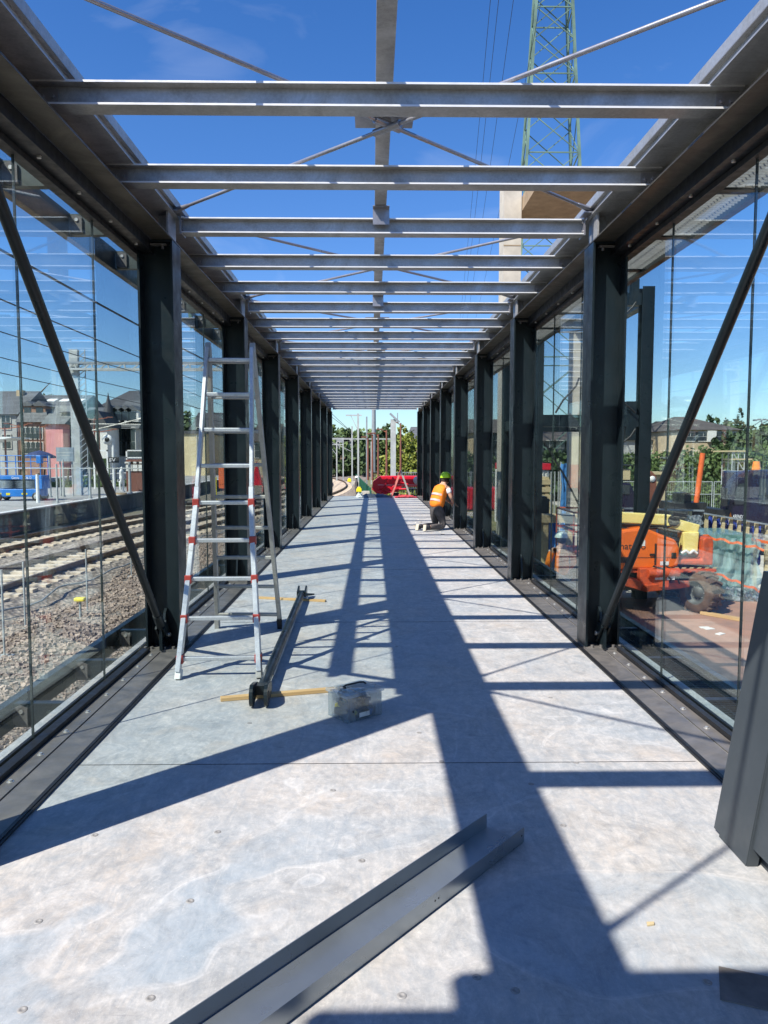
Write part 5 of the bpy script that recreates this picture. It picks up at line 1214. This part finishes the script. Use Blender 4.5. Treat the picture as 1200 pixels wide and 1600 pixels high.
# boom lift
BL = thing('boom_lift', 'orange boom lift with pale yellow arm parked outside the right glass wall', 'boom lift', (at(1030, 950, 16).x-.36, 16.2, G), R(0))
q = MB(); q.box(-1.1, 1.0, -.55, .75, .42, .78).box(-1.1, .4, -.7, .9, .78, .98); q.build('chassis', 'machblack', BL, bev=.03)
q = MB(); q.bar((-.3, -.95, .55), (.75, -.55, .58), .30, .14).box(-.35, .25, -.98, -.78, .55, .95).tube((-.2, -1.0, .85), (.45, -.95, .87), .09, 10).bar((-.8, -.7, .72), (-.3, -.95, .60), .22, .18); q.build('axle', 'orangered', BL, bev=.015)
MB().box(-.05, .12, -.992, -.982, .72, .86).box(.2, .36, -.992, -.982, .72, .86).build('axle_label', 'label', BL)
def wheel(x, y, rz, rad=.44, w=.36):
    wo_ = MB(); prof = [(rad*.58, -w/2), (rad*.93, -w/2), (rad, -w/2+.05), (rad, w/2-.05), (rad*.93, w/2), (rad*.58, w/2)]
    wo_.lathe(prof, (0, 0, 0), 30, 'x'); 
    for k in range(18):
        a = 2*pi*k/18
        for s_ in (-1, 1):
            a2 = a+(.09 if s_ > 0 else -.08); p = Vector((s_*.02, cos(a)*(rad+.012), sin(a)*(rad+.012))); r_ = Vector((s_*w*.48, cos(a2+.12)*(rad+.008), sin(a2+.12)*(rad+.008)))
            wo_.bar(p, r_, .062, .045, (0, cos(a), sin(a)))
    o = wo_.build('wheel', 'tyre', BL, loc=(x, y, rad), rot=(0, 0, rz))
    MB().lathe([(0, -w*.30), (rad*.25, -w*.30), (rad*.3, -w*.18), (rad*.5, -w*.15), (rad*.6, -w*.42), (rad*.62, -w*.45)], (0, 0, 0), 24, 'x').build('rim', 'rim', o)
    q = MB()
    for k in range(8): a = 2*pi*k/8; q.tube((-w*.2, cos(a)*rad*.33, sin(a)*rad*.33), (-w*.14, cos(a)*rad*.33, sin(a)*rad*.33), .014, 6)
    q.build('wheel_nut', 'zinc', o)
wheel(1.0, -.75, R(28), .42); wheel(-1.05, -.2, R(10)); wheel(1.05, 1.1, 0); wheel(-1.1, 1.3, 0)
# turntable body: sloped cover
q = MB().prism([(-1.25, 1.0), (-1.25, 1.64), (-1.0, 1.68), (-.25, 1.78), (.42, 1.52), (.50, 1.35), (.50, .98), (.3, .92), (-1.2, .90)], 'y', -.85, -.05); hood = q.build('engine_cover', 'orange', BL, bev=.05)
lettering('mateco', .20, 'textblack', BL, (-.80, -.853, 1.33), (R(90), 0, 0))
MB().box(-.02, .02, -.858, -.852, 1.0, 1.45).build('panel_gap', 'machblack', BL)
MB().box(-.34, -.22, -.858, -.852, 1.40, 1.52).box(-.34, -.24, -.858, -.852, 1.56, 1.62).box(.1, .28, -.858, -.852, 1.0, 1.08).build('decal', 'label', BL)
q = MB().prism([(.52, 1.0), (.52, 1.10), (1.02, 1.10), (1.02, 1.52), (1.08, 1.56), (1.22, 1.56), (1.25, 1.46), (1.25, .98)], 'y', -.75, .05); q.build('counterweight', 'orangered', BL, bev=.03)
q = MB(); 
for k in range(9): q.prism([(-.1+k*.16, .93), (-.02+k*.16, .93), (.01+k*.16, .955), (-.07+k*.16, .955)], 'y', -.862, -.856)
q.build('hazard_stripe', 'woodpale', BL)
MB().box(-1.25, 1.3, -.8, 0, .84, .90).build('turntable', 'orangered', BL)
q = MB(); q.bar((-1.0, -.45, 1.98), (.45, -.45, 1.90), .26, .22, (0, 0, 1)).bar((.35, -.45, 1.87), (1.0, -.45, 1.70), .28, .22, (0, 0, 1)); q.build('upper_boom', 'yellow', BL, bev=.02)
q = MB(); q.bar((-1.0, -.45, 1.70), (-.1, -.45, 1.68), .24, .10, (0, 0, 1)).prism([(.68, 1.25), (.66, 1.66), (1.0, 1.66), (.98, 1.25)], 'y', -.62, -.28); q.build('lower_boom', 'yellow', BL, bev=.02)
MB().bar((-1.0, -.45, 1.80), (.6, -.45, 1.74), .1, .1).tube((.46, -.62, 1.9), (.46, -.3, 1.9), .12, 12).box(.42, .56, -.66, -.58, 1.0, 1.55).build('lift_cylinder', 'machblack', BL)
q = MB(); q.box(-1.2, -.3, 1.0, 2.6, .95, 1.0)
for x in (-1.2, -.3):
    for y in (1.0, 2.6): q.tube((x, y, .95), (x, y, 1.95), .025, 6)
for z in (1.5, 1.95):
    for y in (1.0, 2.6): q.tube((-1.2, y, z), (-.3, y, z), .025, 6)
    for x in (-1.2, -.3): q.tube((x, 1.0, z), (x, 2.6, z), .025, 6)
q.bar((-.75, -.1, 1.3), (-.75, 1.0, 1.3), .16, .16); q.build('basket', 'orangered', BL)
MB().path([(.62, -.66, 1.22), (.7, -.68, 1.28), (.78, -.68, 1.22), (.86, -.68, 1.28), (.94, -.67, 1.22)], .03, 8).build('hose_coil', 'label', BL)

for pts in (((-.9, -.62, 1.80), (-.4, -.66, 1.72), (.1, -.66, 1.76), (.5, -.64, 1.66)), ((-.9, -.60, 1.86), (-.2, -.64, 1.80), (.4, -.64, 1.78)), ((.3, -1.0, .7), (.1, -1.02, .95), (-.1, -1.0, 1.0)), ((.5, -.9, .62), (.35, -.98, .9), (.2, -.9, 1.0))):
    MB().path(pts, .018, 7).build('hydraulic_hose', 'machblack', BL)
MB().box(-.75, -.55, -.859, -.852, 1.05, 1.17).box(.33, .43, -.859, -.852, 1.14, 1.26).build('decal', 'machblack', BL)
MB().box(-1.2, .45, -.857, -.851, 1.155, 1.162).build('panel_gap', 'machblack', BL)
MB().box(-.12, -.02, -.875, -.852, 1.2, 1.24).box(-1.0, -.9, -.875, -.852, 1.2, 1.24).build('latch', 'machblack', BL)
# glass rack wrapped in plastic with a timber barrier on top
GR = thing('wrapped_glass_rack', 'stack of glazing wrapped in pale green plastic with orange tape behind the boom lift', 'wrapped stack', (7.6, 16.6, G)); of = tuple(GR.location)
x0, x1 = at(1093, 900, 16.6).x, at(1188, 900, 16.6).x; z1 = at(1100, 828, 16.6).z
def crumple(x0, x1, y, z0, z1, amp, nx=46, nz=22, seed=1, lean_=0.0, zfun=None):
    r = np.random.default_rng(seed); ph = r.uniform(0, 6.28, 8); vs = []; fs = []
    for j in range(nz+1):
        for i in range(nx+1):
            u_ = i/nx; v_ = j/nz; x = x0+(x1-x0)*u_; zt2 = z1 if zfun is None else zfun(u_); z = z0+(zt2-z0)*v_
            yy = y+lean_*(z-z0)+amp*(sin(u_*23+ph[0]+3*sin(v_*4+ph[1]))*.5+sin(u_*41+v_*9+ph[2])*.3+r.normal()*.16)
            vs.append((x+amp*.5*sin(v_*13+ph[3]+u_*5), yy, z+amp*.3*r.normal()))
    for j in range(nz):
        for i in range(nx): k = j*(nx+1)+i; fs.append((k, k+1, k+nx+2, k+nx+1))
    return vs, fs
MB(of).box(x0+.15, x1-.15, 16.75, 18.3, G+.12, z1-.12).build('glass_stack', 'edge', GR)
vs, fs = crumple(x0, x1, 16.62, G+.02, z1, .07, seed=3, lean_=.03, zfun=lambda u_: z1-.28*u_+.05*sin(u_*9)); MB(of).add(vs, fs, True).build('plastic_wrap', 'wrap', GR, fixn=False)
vs, fs = crumple(x0-.05, x1+.05, 16.55, G+.01, G+.32, .09, seed=5); MB(of).add(vs, fs, True).build('plastic_skirt', 'wrapclear', GR, fixn=False)
for k, (za_, zb_) in enumerate(((z1-.12, z1-.42), (at(1100, 905, 16.5).z+.25, at(1160, 932, 16.5).z+.1))):
    q = MB(of); n = 14
    for i in range(n): t = i/n; t2 = (i+1)/n; q.bar((x0+(x1-x0)*t, 16.5-.02*sin(i*2.3), za_+(zb_-za_)*t+.03*sin(i*1.7)), (x0+(x1-x0)*t2, 16.5-.02*sin((i+1)*2.3), za_+(zb_-za_)*t2+.03*sin((i+1)*1.7)), .012, .05)
    q.build('orange_tape', 'orangeht', GR)
# timber guard rail behind it with blue sheet
TG = thing('timber_barrier', 'row of pale timber uprights with blue sheeting behind the wrapped stack', 'barrier', (8.5, 18.6, G)); of = tuple(TG.location)
pxs = [972, 1000, 1049, 1078, 1104, 1117, 1130, 1142, 1155, 1168, 1182, 1199, 1215]; tops = [793, 794, 796, 797, 802, 804, 806, 808, 811, 814, 816, 819, 822]
for px, pt in zip(pxs, tops):
    a = at(px, pt, 18.6); MB(of).box(a.x-.035, a.x+.035, 18.56, 18.64, G, a.z).build('upright', 'woodpale', TG)
for (a, ta), (b, tb) in (((965, 794), (1100, 798)), ((1100, 802), (1225, 824))):
    A, B = at(a, ta, 18.5), at(b, tb, 18.5); MB(of).bar(A, B, .05, .04).build('rail', 'mastgrey', TG)
for k, (a, b) in enumerate(((1106, 1115), (1119, 1127), (1132, 1139), (1145, 1152), (1158, 1166), (1172, 1190))):
    A, B = at(a, 806+k*3, 18.75), at(b, 806+k*3, 18.75); vs, fs = crumple(A.x, B.x, 18.75, A.z-1.0, A.z-.02, .05, 8, 14, 10+k); MB(of).add(vs, fs, True).build('blue_sheet', 'bluesheet', TG, fixn=False)
vs, fs = crumple(at(1078, 800, 18).x, at(1103, 800, 18).x, 18.2, at(1090, 828, 18).z, at(1090, 806, 18).z, .06, 12, 8, 31); MB(of).add(vs, fs, True).build('clear_sheet', 'wrapclear', TG, fixn=False)
vs, fs = crumple(at(1104, 800, 18).x, at(1215, 800, 18).x, 18.3, at(1150, 860, 18).z, at(1150, 836, 18).z, .06, 40, 8, 32); MB(of).add(vs, fs, True).build('clear_sheet', 'wrapclear', TG, fixn=False)
A, B = at(1104, 829, 18.2), at(1222, 852, 18.2); MB(of).bar(A, B, .03, .07).build('orange_tape', 'orangeht', TG)

# truck
TR = thing('truck', 'dark purple blue truck with amber beacon behind the timber barrier', 'truck', (at(1175, 800, 24).x, 24, G)); of = tuple(TR.location)
def tz(py): return at(1170, py, 24).z
def tx(px): return at(px, 780, 24).x
MB(of).prism([(tx(1138), tz(828)), (tx(1136), tz(790)), (tx(1141), tz(768)), (tx(1146), tz(752)), (tx(1155), tz(741)), (tx(1172), tz(735)), (tx(1260), tz(733)), (tx(1260), tz(828))], 'y', 24, 24.5).build('cab', 'navy', TR, bev=.06)
MB(of).box(tx(1180), tx(1280), 24.5, 26.4, tz(828), tz(738)).build('cab_rear', 'navy', TR, bev=.06)
MB(of).prism([(tx(1146), tz(788)), (tx(1149), tz(764)), (tx(1154), tz(756)), (tx(1162), tz(755)), (tx(1163), tz(788))], 'y', 23.97, 23.99).build('side_window', 'wglass', TR)
MB(of).box(tx(1185), tx(1225), 23.97, 23.99, tz(788), tz(748)).build('side_window', 'wglass', TR)
MB(of).tube((tx(1186), 24.25, tz(734)), (tx(1186), 24.25, tz(721)), .14, 14, .10).build('beacon', 'amber', TR)
MB(of).box(tx(1124), tx(1130), 23.7, 23.9, tz(790), tz(762)).box(tx(1128), tx(1140), 23.8, 23.84, tz(775), tz(773)).build('mirror', 'machblack', TR)
MB(of).box(tx(1118), tx(1138), 23.9, 26.2, tz(812), tz(796)).box(tx(1122), tx(1300), 23.9, 26.2, tz(840), tz(829)).build('bumper', 'machblack', TR)
lettering('ARENDT', .16, 'textwhite', TR, (tx(1145)-of[0], -.03, tz(809)-of[2]), (R(90), R(4), 0)).scale = (.6, 1, 1)
MB(of).prism([(tx(1139), tz(808)), (tx(1144), tz(808)), (tx(1141.5), tz(800))], 'y', 23.97, 23.99).build('emblem', 'amber', TR)
for px in (1150, 1235):
    MB(of).lathe([(.2, -.15), (.5, -.15), (.52, 0), (.5, .15)], (tx(px), 24.15, G+.52), 22, 'y').build('wheel', 'machblack', TR)
# dark van and digger behind the second frame
VN = thing('site_van', 'dark blue van with pale roof load between the first right column and the tower frame', 'van', (at(980, 790, 26).x, 26, G)); of = tuple(VN.location)
def vx(px): return at(px, 780, 26).x
def vz(py): return at(980, py, 26).z
MB(of).prism([(vx(930), vz(800)), (vx(930), vz(752)), (vx(985), vz(755)), (vx(994), vz(775)), (vx(998), vz(800))], 'y', 26, 28).build('body', 'navy', VN, bev=.05)
MB(of).box(vx(950), vx(983), 25.97, 25.99, vz(772), vz(758)).build('side_window', 'wglass', VN)
MB(of).box(vx(930), vx(987), 26.2, 27.8, vz(750), vz(733)).build('roof_load', 'woodpale', VN)
MB(of).box(vx(929), vx(989), 26.1, 27.9, vz(752), vz(750.5)).box(vx(929), vx(989), 26.1, 27.9, vz(728), vz(726)).build('roof_rack', 'machblack', VN)
for px in (945, 982): MB(of).lathe([(.1, -.1), (.33, -.1), (.35, 0), (.33, .1)], (vx(px), 26.05, G+.35), 18, 'y').build('wheel', 'machblack', VN)
DG = thing('excavator_arm', 'rusty brown excavator arm standing upright right of the tower frame', 'excavator arm', (at(1019, 780, 24).x, 24, G)); of = tuple(DG.location)
MB(of).prism([(at(1013, 780, 24).x, at(0, 790, 24).z), (at(1012, 780, 24).x, at(0, 742, 24).z), (at(1017, 780, 24).x, at(0, 736, 24).z), (at(1025, 780, 24).x, at(0, 745, 24).z), (at(1027, 780, 24).x, at(0, 790, 24).z)], 'y', 24, 24.4).box(at(1013, 780, 24).x, at(1027, 780, 24).x, 24, 25, G, at(0, 790, 24).z).build('arm', 'browniron', DG, bev=.02)
MB(of).lathe([(0, -.004), (.10, -.004), (.10, 0)], (at(1019, 749, 24).x, 23.98, at(0, 749, 24).z), 16, 'y').build('badge', 'white', DG)
o = MB().box(at(1022, 740, 34).x, at(1046, 740, 34).x, 34, 35.5, at(0, 742, 34).z, at(0, 738, 34).z).box(at(1024, 740, 34).x, at(1044, 740, 34).x, 34.2, 35.3, G, at(0, 742, 34).z).build('yellow_skip', 'woodpale'); solo(o, 'pale yellow topped site container beyond the excavator arm', 'container')
# orange leaning pole
A, B = at(1089, 776, 22), at(1098, 708, 22); o = MB((A.x, 22, G)).tube((A.x-.2, 22, G), (B.x, 22, B.z), .075, 12).build('orange_pole', 'orangeht'); o.location = (A.x, 22, G); solo(o, 'leaning bright orange pole in front of the hedge', 'pole')
o = MB((at(1072, 780, 22).x, 22, G)).box(at(1050, 780, 22).x, at(1100, 780, 22).x, 21.8, 23, G, at(0, 786, 22).z).box(at(1063, 780, 22).x, at(1078, 780, 22).x, 21.9, 22.6, at(0, 786, 22).z, at(0, 771, 22).z).build('generator', 'machblack'); o.location = (at(1072, 780, 22).x, 22, G); solo(o, 'low dark machine below the leaning orange pole', 'machine')
# scaffold tower
ST = thing('scaffold_tower', 'light scaffold tower with yellow boards in front of the hedge', 'scaffold', (at(1155, 720, 42).x, 42, G)); of = tuple(ST.location)
xs0, xs1 = at(1144, 720, 42).x, at(1163, 720, 42).x; ztop = at(0, 706, 42).z; q = MB(of)
for x in (xs0, xs1, (xs0+xs1)/2):
    for y in (42, 43.2): q.tube((x, y, G), (x, y, ztop), .03, 6)
z = G+.4
while z < ztop:
    for y in (42, 43.2): q.tube((xs0, y, z), (xs1, y, z), .025, 6)
    z += .5
q.bar((xs0, 42, G+.4), (xs1, 42, G+2.4), .04, .04).bar((xs1, 42, G+2.4), (xs0, 42, ztop), .04, .04); q.build('frame', 'mast', ST)
MB(of).box(xs0-.5, xs0+.8, 41.9, 43.3, ztop, ztop+.08).box(xs0, xs1+.4, 41.9, 43.3, ztop-.45, ztop-.37).build('board', 'woodpale', ST)
# site fence panels
f0 = None
for k in range(7):
    x = at(967, 760, 36).x+k*2.3*1.0
    if f0 is None:
        T = thing('site_fence_panel', 'galvanised mesh site fence panel in the row before the hedge', 'fence panel', (x, 36, G), 0, 'mesh site fence panels before the hedge'); q = MB()
        for xx in (0, 2.2): q.tube((xx, 0, 0), (xx, 0, 2.0), .025, 6)
        for z in (.15, 1.4, 2.0): q.tube((0, 0, z), (2.2, 0, z), .022, 6)
        q.build('frame', 'mast', T); q = MB()
        for i in range(1, 22): q.box(i*.1-.003, i*.1+.003, -.003, .003, .15, 2.0)
        q.build('mesh', 'mast', T); f0 = T
    else: T = copy_tree(f0); T.location = (x, 36, G)
    T['label'] = 'galvanised mesh site fence panel in the row before the hedge'
# floodlight mast
FM = thing('floodlight_mast', 'slender mast with cluster of floodlights at the far right above the hedge', 'floodlight', (at(1190, 665, 120).x, 120, G)); of = tuple(FM.location); fx = of[0]; fz = at(0, 656, 120).z
MB(of).tube((fx, 120, G), (fx, 120, fz), .16, 8, .1).build('pole', 'mastgrey', FM); q = MB(of); q.bar((fx-1.1, 120, fz-.7), (fx, 120, fz), .1, .1).bar((fx+1.1, 120, fz-.7+.7), (fx, 120, fz-.5), .1, .1)
q.build('bracket', 'mastgrey', FM)
for dx, dz in ((-1.1, .0), (-.4, .1), (.4, .1), (1.1, 0)): MB(of).box(fx+dx-.25, fx+dx+.25, 119.8, 120.2, fz+dz-.1, fz+dz+.15).build('lamp_head', 'mast', FM)
# containers and tarps between the columns
CT = thing('site_cabin', 'pale site cabin with red header strip seen between second and first right columns', 'site cabin', (at(850, 760, 34).x, 34, G)); of = tuple(CT.location)
def cxx(px): return at(px, 760, 34).x
MB(of).box(cxx(790), cxx(858), 34, 37, G, at(0, 735, 34).z).build('body', 'whitewall', CT, bev=.03); MB(of).box(cxx(790), cxx(859), 33.9, 37, at(0, 734, 34).z, at(0, 724, 34).z).build('header', 'redpaint', CT)
q = MB(of)
for k in range(18): q.box(cxx(790)+.15+k*.17, cxx(790)+.2+k*.17, 33.96, 33.995, G+.1, at(0, 737, 34).z)
q.build('rib', 'mast', CT)
BT = thing('blue_tarp', 'hanging blue tarpaulin beside the pale site cabin', 'tarpaulin', (at(887, 760, 30).x, 30, G)); of = tuple(BT.location)
vs, fs = crumple(at(877, 760, 30).x, at(899, 760, 30).x, 30, G, at(0, 724, 30).z, .07, 12, 20, 41); MB(of).add(vs, fs, True).build('sheet', 'bluetarp', BT, fixn=False)
q = MB(of)
for px in (877, 899): q.tube((at(px, 760, 30).x, 30.12, G), (at(px, 760, 30).x, 30.12, at(0, 722, 30).z), .035, 6)
q.build('post', 'mast', BT)
o = heap('bag_heap', at(857, 800, 26).x, at(882, 800, 26).x, 26, 27.4, G+.01, 1.25, 'bluetarp', 'pale blue bag heap below the hanging tarpaulin', 'bags', 6)
o = MB().box(at(836, 800, 22).x, at(858, 800, 22).x, 22, 23.2, G, at(0, 780, 22).z).box(at(838, 800, 22).x, at(856, 800, 22).x, 22.1, 23.1, at(0, 780, 22).z, at(0, 777, 22).z).build('waste_bin', 'machblack'); solo(o, 'black waste bin in front of the pale site cabin', 'bin')
o = MB().box(at(840, 810, 20).x, at(905, 810, 20).x, 20, 20.6, at(0, 818, 20).z, at(0, 806, 20).z).box(at(850, 810, 20).x, at(858, 810, 20).x, 20.05, 20.5, G, at(0, 818, 20).z).box(at(890, 810, 20).x, at(898, 810, 20).x, 20.05, 20.5, G, at(0, 818, 20).z).build('work_bench', 'woodpale', bev=.01); solo(o, 'pale work bench behind the standing worker', 'bench')
# pallet stacks between far columns
o = MB(); 
for k in range(8): o.box(5.9, 7.1, 30, 31.2, G+k*.3, G+.2+k*.3).box(5.95, 6.1, 30.05, 31.1, G+.2+k*.3, G+.3+k*.3).box(6.9, 7.05, 30.05, 31.1, G+.2+k*.3, G+.3+k*.3)
o = o.build('pallet_stack', 'woodpale'); solo(o, 'stack of pale pallets between the second and third right columns', 'pallets')
RC = thing('red_container', 'long crimson container low behind the far right columns', 'container', (6.0, 44, G)); of = tuple(RC.location)
MB(of).box(3.2, 9.0, 44, 46.4, G+.1, G+1.35).build('body', 'redpaint', RC, bev=.03); q = MB(of)
for k in range(28): q.box(3.35+k*.2, 3.43+k*.2, 43.95, 43.995, G+.2, G+1.28)
q.build('rib', 'redpaint', RC)
# buildings and hedge on the right
T_, of_, *_r = house('beige villa with hipped brown roof above the hedge', 1062, 1153, 82, 16, 671.5, 651, 'beige', 'brownroof', 'hip', 4, 1, z0=G, ww=1.5, wh=.9, wpy=(682,), name='villa')
MB(of_).box(at(1104, 680, 82).x, at(1117, 680, 82).x, 81.6, 81.99, at(0, 690, 82).z, at(0, 672.5, 82).z).build('bay', 'whitewall', T_)
house('long low building with grey roof left of the beige villa', 962, 1066, 90, 12, 688, 671.5, 'greywall', 'brownroof', 'gable', 0, z0=G, name='low_building')
house('white house peeping between the roofs left of the villa', 1050, 1078, 100, 10, 664, 658, 'whitewall', 'slatedark', 'gable', 0, z0=G)
house('beige house with brown roof seen between second and first right columns', 812, 905, 84, 12, 689, 672, 'beige', 'brownroof', 'gable', 5, 1, z0=G, ww=1.3, wh=1.6, wpy=(700,))
house('brick terrace seen between third and second right columns', 742, 800, 80, 12, 676, 655, 'beige', 'brownroof', 'gable', 4, 2, z0=G, wpy=(688, 706))
def tz_(px, pt, Y, r, mat, lb, n=1500, leaf=.35, slim=False):
    t_ = at(px, pt, Y); tree(t_.x, Y, G, t_.z-G, r, mat, lb, leaf, n, 'trees beyond the right glass wall', slim, trunkh=.2)
tz_(1032, 658, 110, 5.5, 'leafp', 'pale thin tree left of the villa'); tz_(1015, 666, 108, 4, 'leafp', 'second pale thin tree farther left of the villa')
tz_(975, 664, 112, 5, 'leafp', 'pale tree above the low grey roof')
tz_(1112, 646, 120, 3, 'leafd', 'small dark treetop above the villa ridge', 700); tz_(1148, 646, 115, 3.2, 'leafp', 'slender pale tree right of the villa', 1200, .3, True)
tz_(1158, 672, 78, 3.5, 'leafd', 'dark tree touching the right side of the villa'); tz_(1172, 663, 95, 4.5, 'leafp', 'pale tree right of the dark one by the villa')
tz_(1185, 668, 88, 4.5, 'leafd', 'dark tree below the floodlight mast'); tz_(1205, 664, 90, 5, 'leafm', 'green tree at the right picture edge')
tz_(1135, 655, 118, 3.5, 'leafm', 'green treetop behind the right slope of the villa roof', 900)
def hedge(px0, px1, Y, pt, label, mat='leafm', n=9000, leaf=.22):
    x0, x1 = at(px0, 700, Y).x, at(px1, 700, Y).x; T = thing('hedge', label, 'hedge', ((x0+x1)/2, Y, G)); of = T.location; bl = []; x = x0
    while x < x1: h_ = at(0, pt+rng.uniform(-5, 9), Y).z-G; bl.append(((x-of.x, rng.uniform(-.6, .6), h_*.5), (1.4, 1.2, h_*.38))); bl.append(((x-of.x, -.9, h_*.22), (1.3, 1.0, h_*.24))); x += 1.3
    leaf_cloud('foliage', mat, bl, leaf, n, T); q = MB()
    x = x0
    while x < x1: q.tube((x-of.x, 0, 0), (x-of.x+.2, 0, 2.2), .07, 6); x += 1.8
    q.tube((x0-of.x, 0, .05), (x1-of.x, 0, .05), .06, 6); q.build('stems', 'bark', T)
hedge(955, 1240, 50, 694, 'tall dense green hedge in front of the villa', 'leafm', 42000, .15)
hedge(1030, 1240, 38.5, 748, 'lower green bushes behind the mesh fence panels', 'leafm', 16000, .10)
hedge(830, 905, 55, 700, 'dark hedge behind the pale site cabin', 'leafd', 7000, .22)
hedge(735, 800, 60, 705, 'dark hedge behind the pallet stack', 'leafd', 5000, .22)
tz_(45, 613, 130, 6, 'leafm', 'green treetop above the roofs at the left') if False else None
t_ = at(56, 607, 135); tree(t_.x, 135, G, t_.z-G, 5, 'leafm', 'green treetop above the slate roofs at the left', .4, 1200, None, trunkh=.5)
for px, pt, Y, lb in ((330, 655, 120, 'dark tree behind the ladder'), (295, 652, 125, 'dark tree above the cream building'), (350, 660, 118, 'second dark tree behind the ladder'), (262, 690, 100, 'tree hidden by the first left column'), (415, 665, 125, 'dark tree between second and third left columns'), (450, 672, 130, 'dark tree near the third left column'), (480, 676, 130, 'dark tree near the fourth left column')):
    t_ = at(px, pt, Y); tree(t_.x, Y, G, t_.z-G, 6, 'leafd', lb, .45, 1300, 'trees behind the left platform', trunkh=.25)
# planting strip behind the platform
hedge(-10, 235, 58, 742, 'low scrubby green strip behind the platform', 'leafm', 9000, .18)
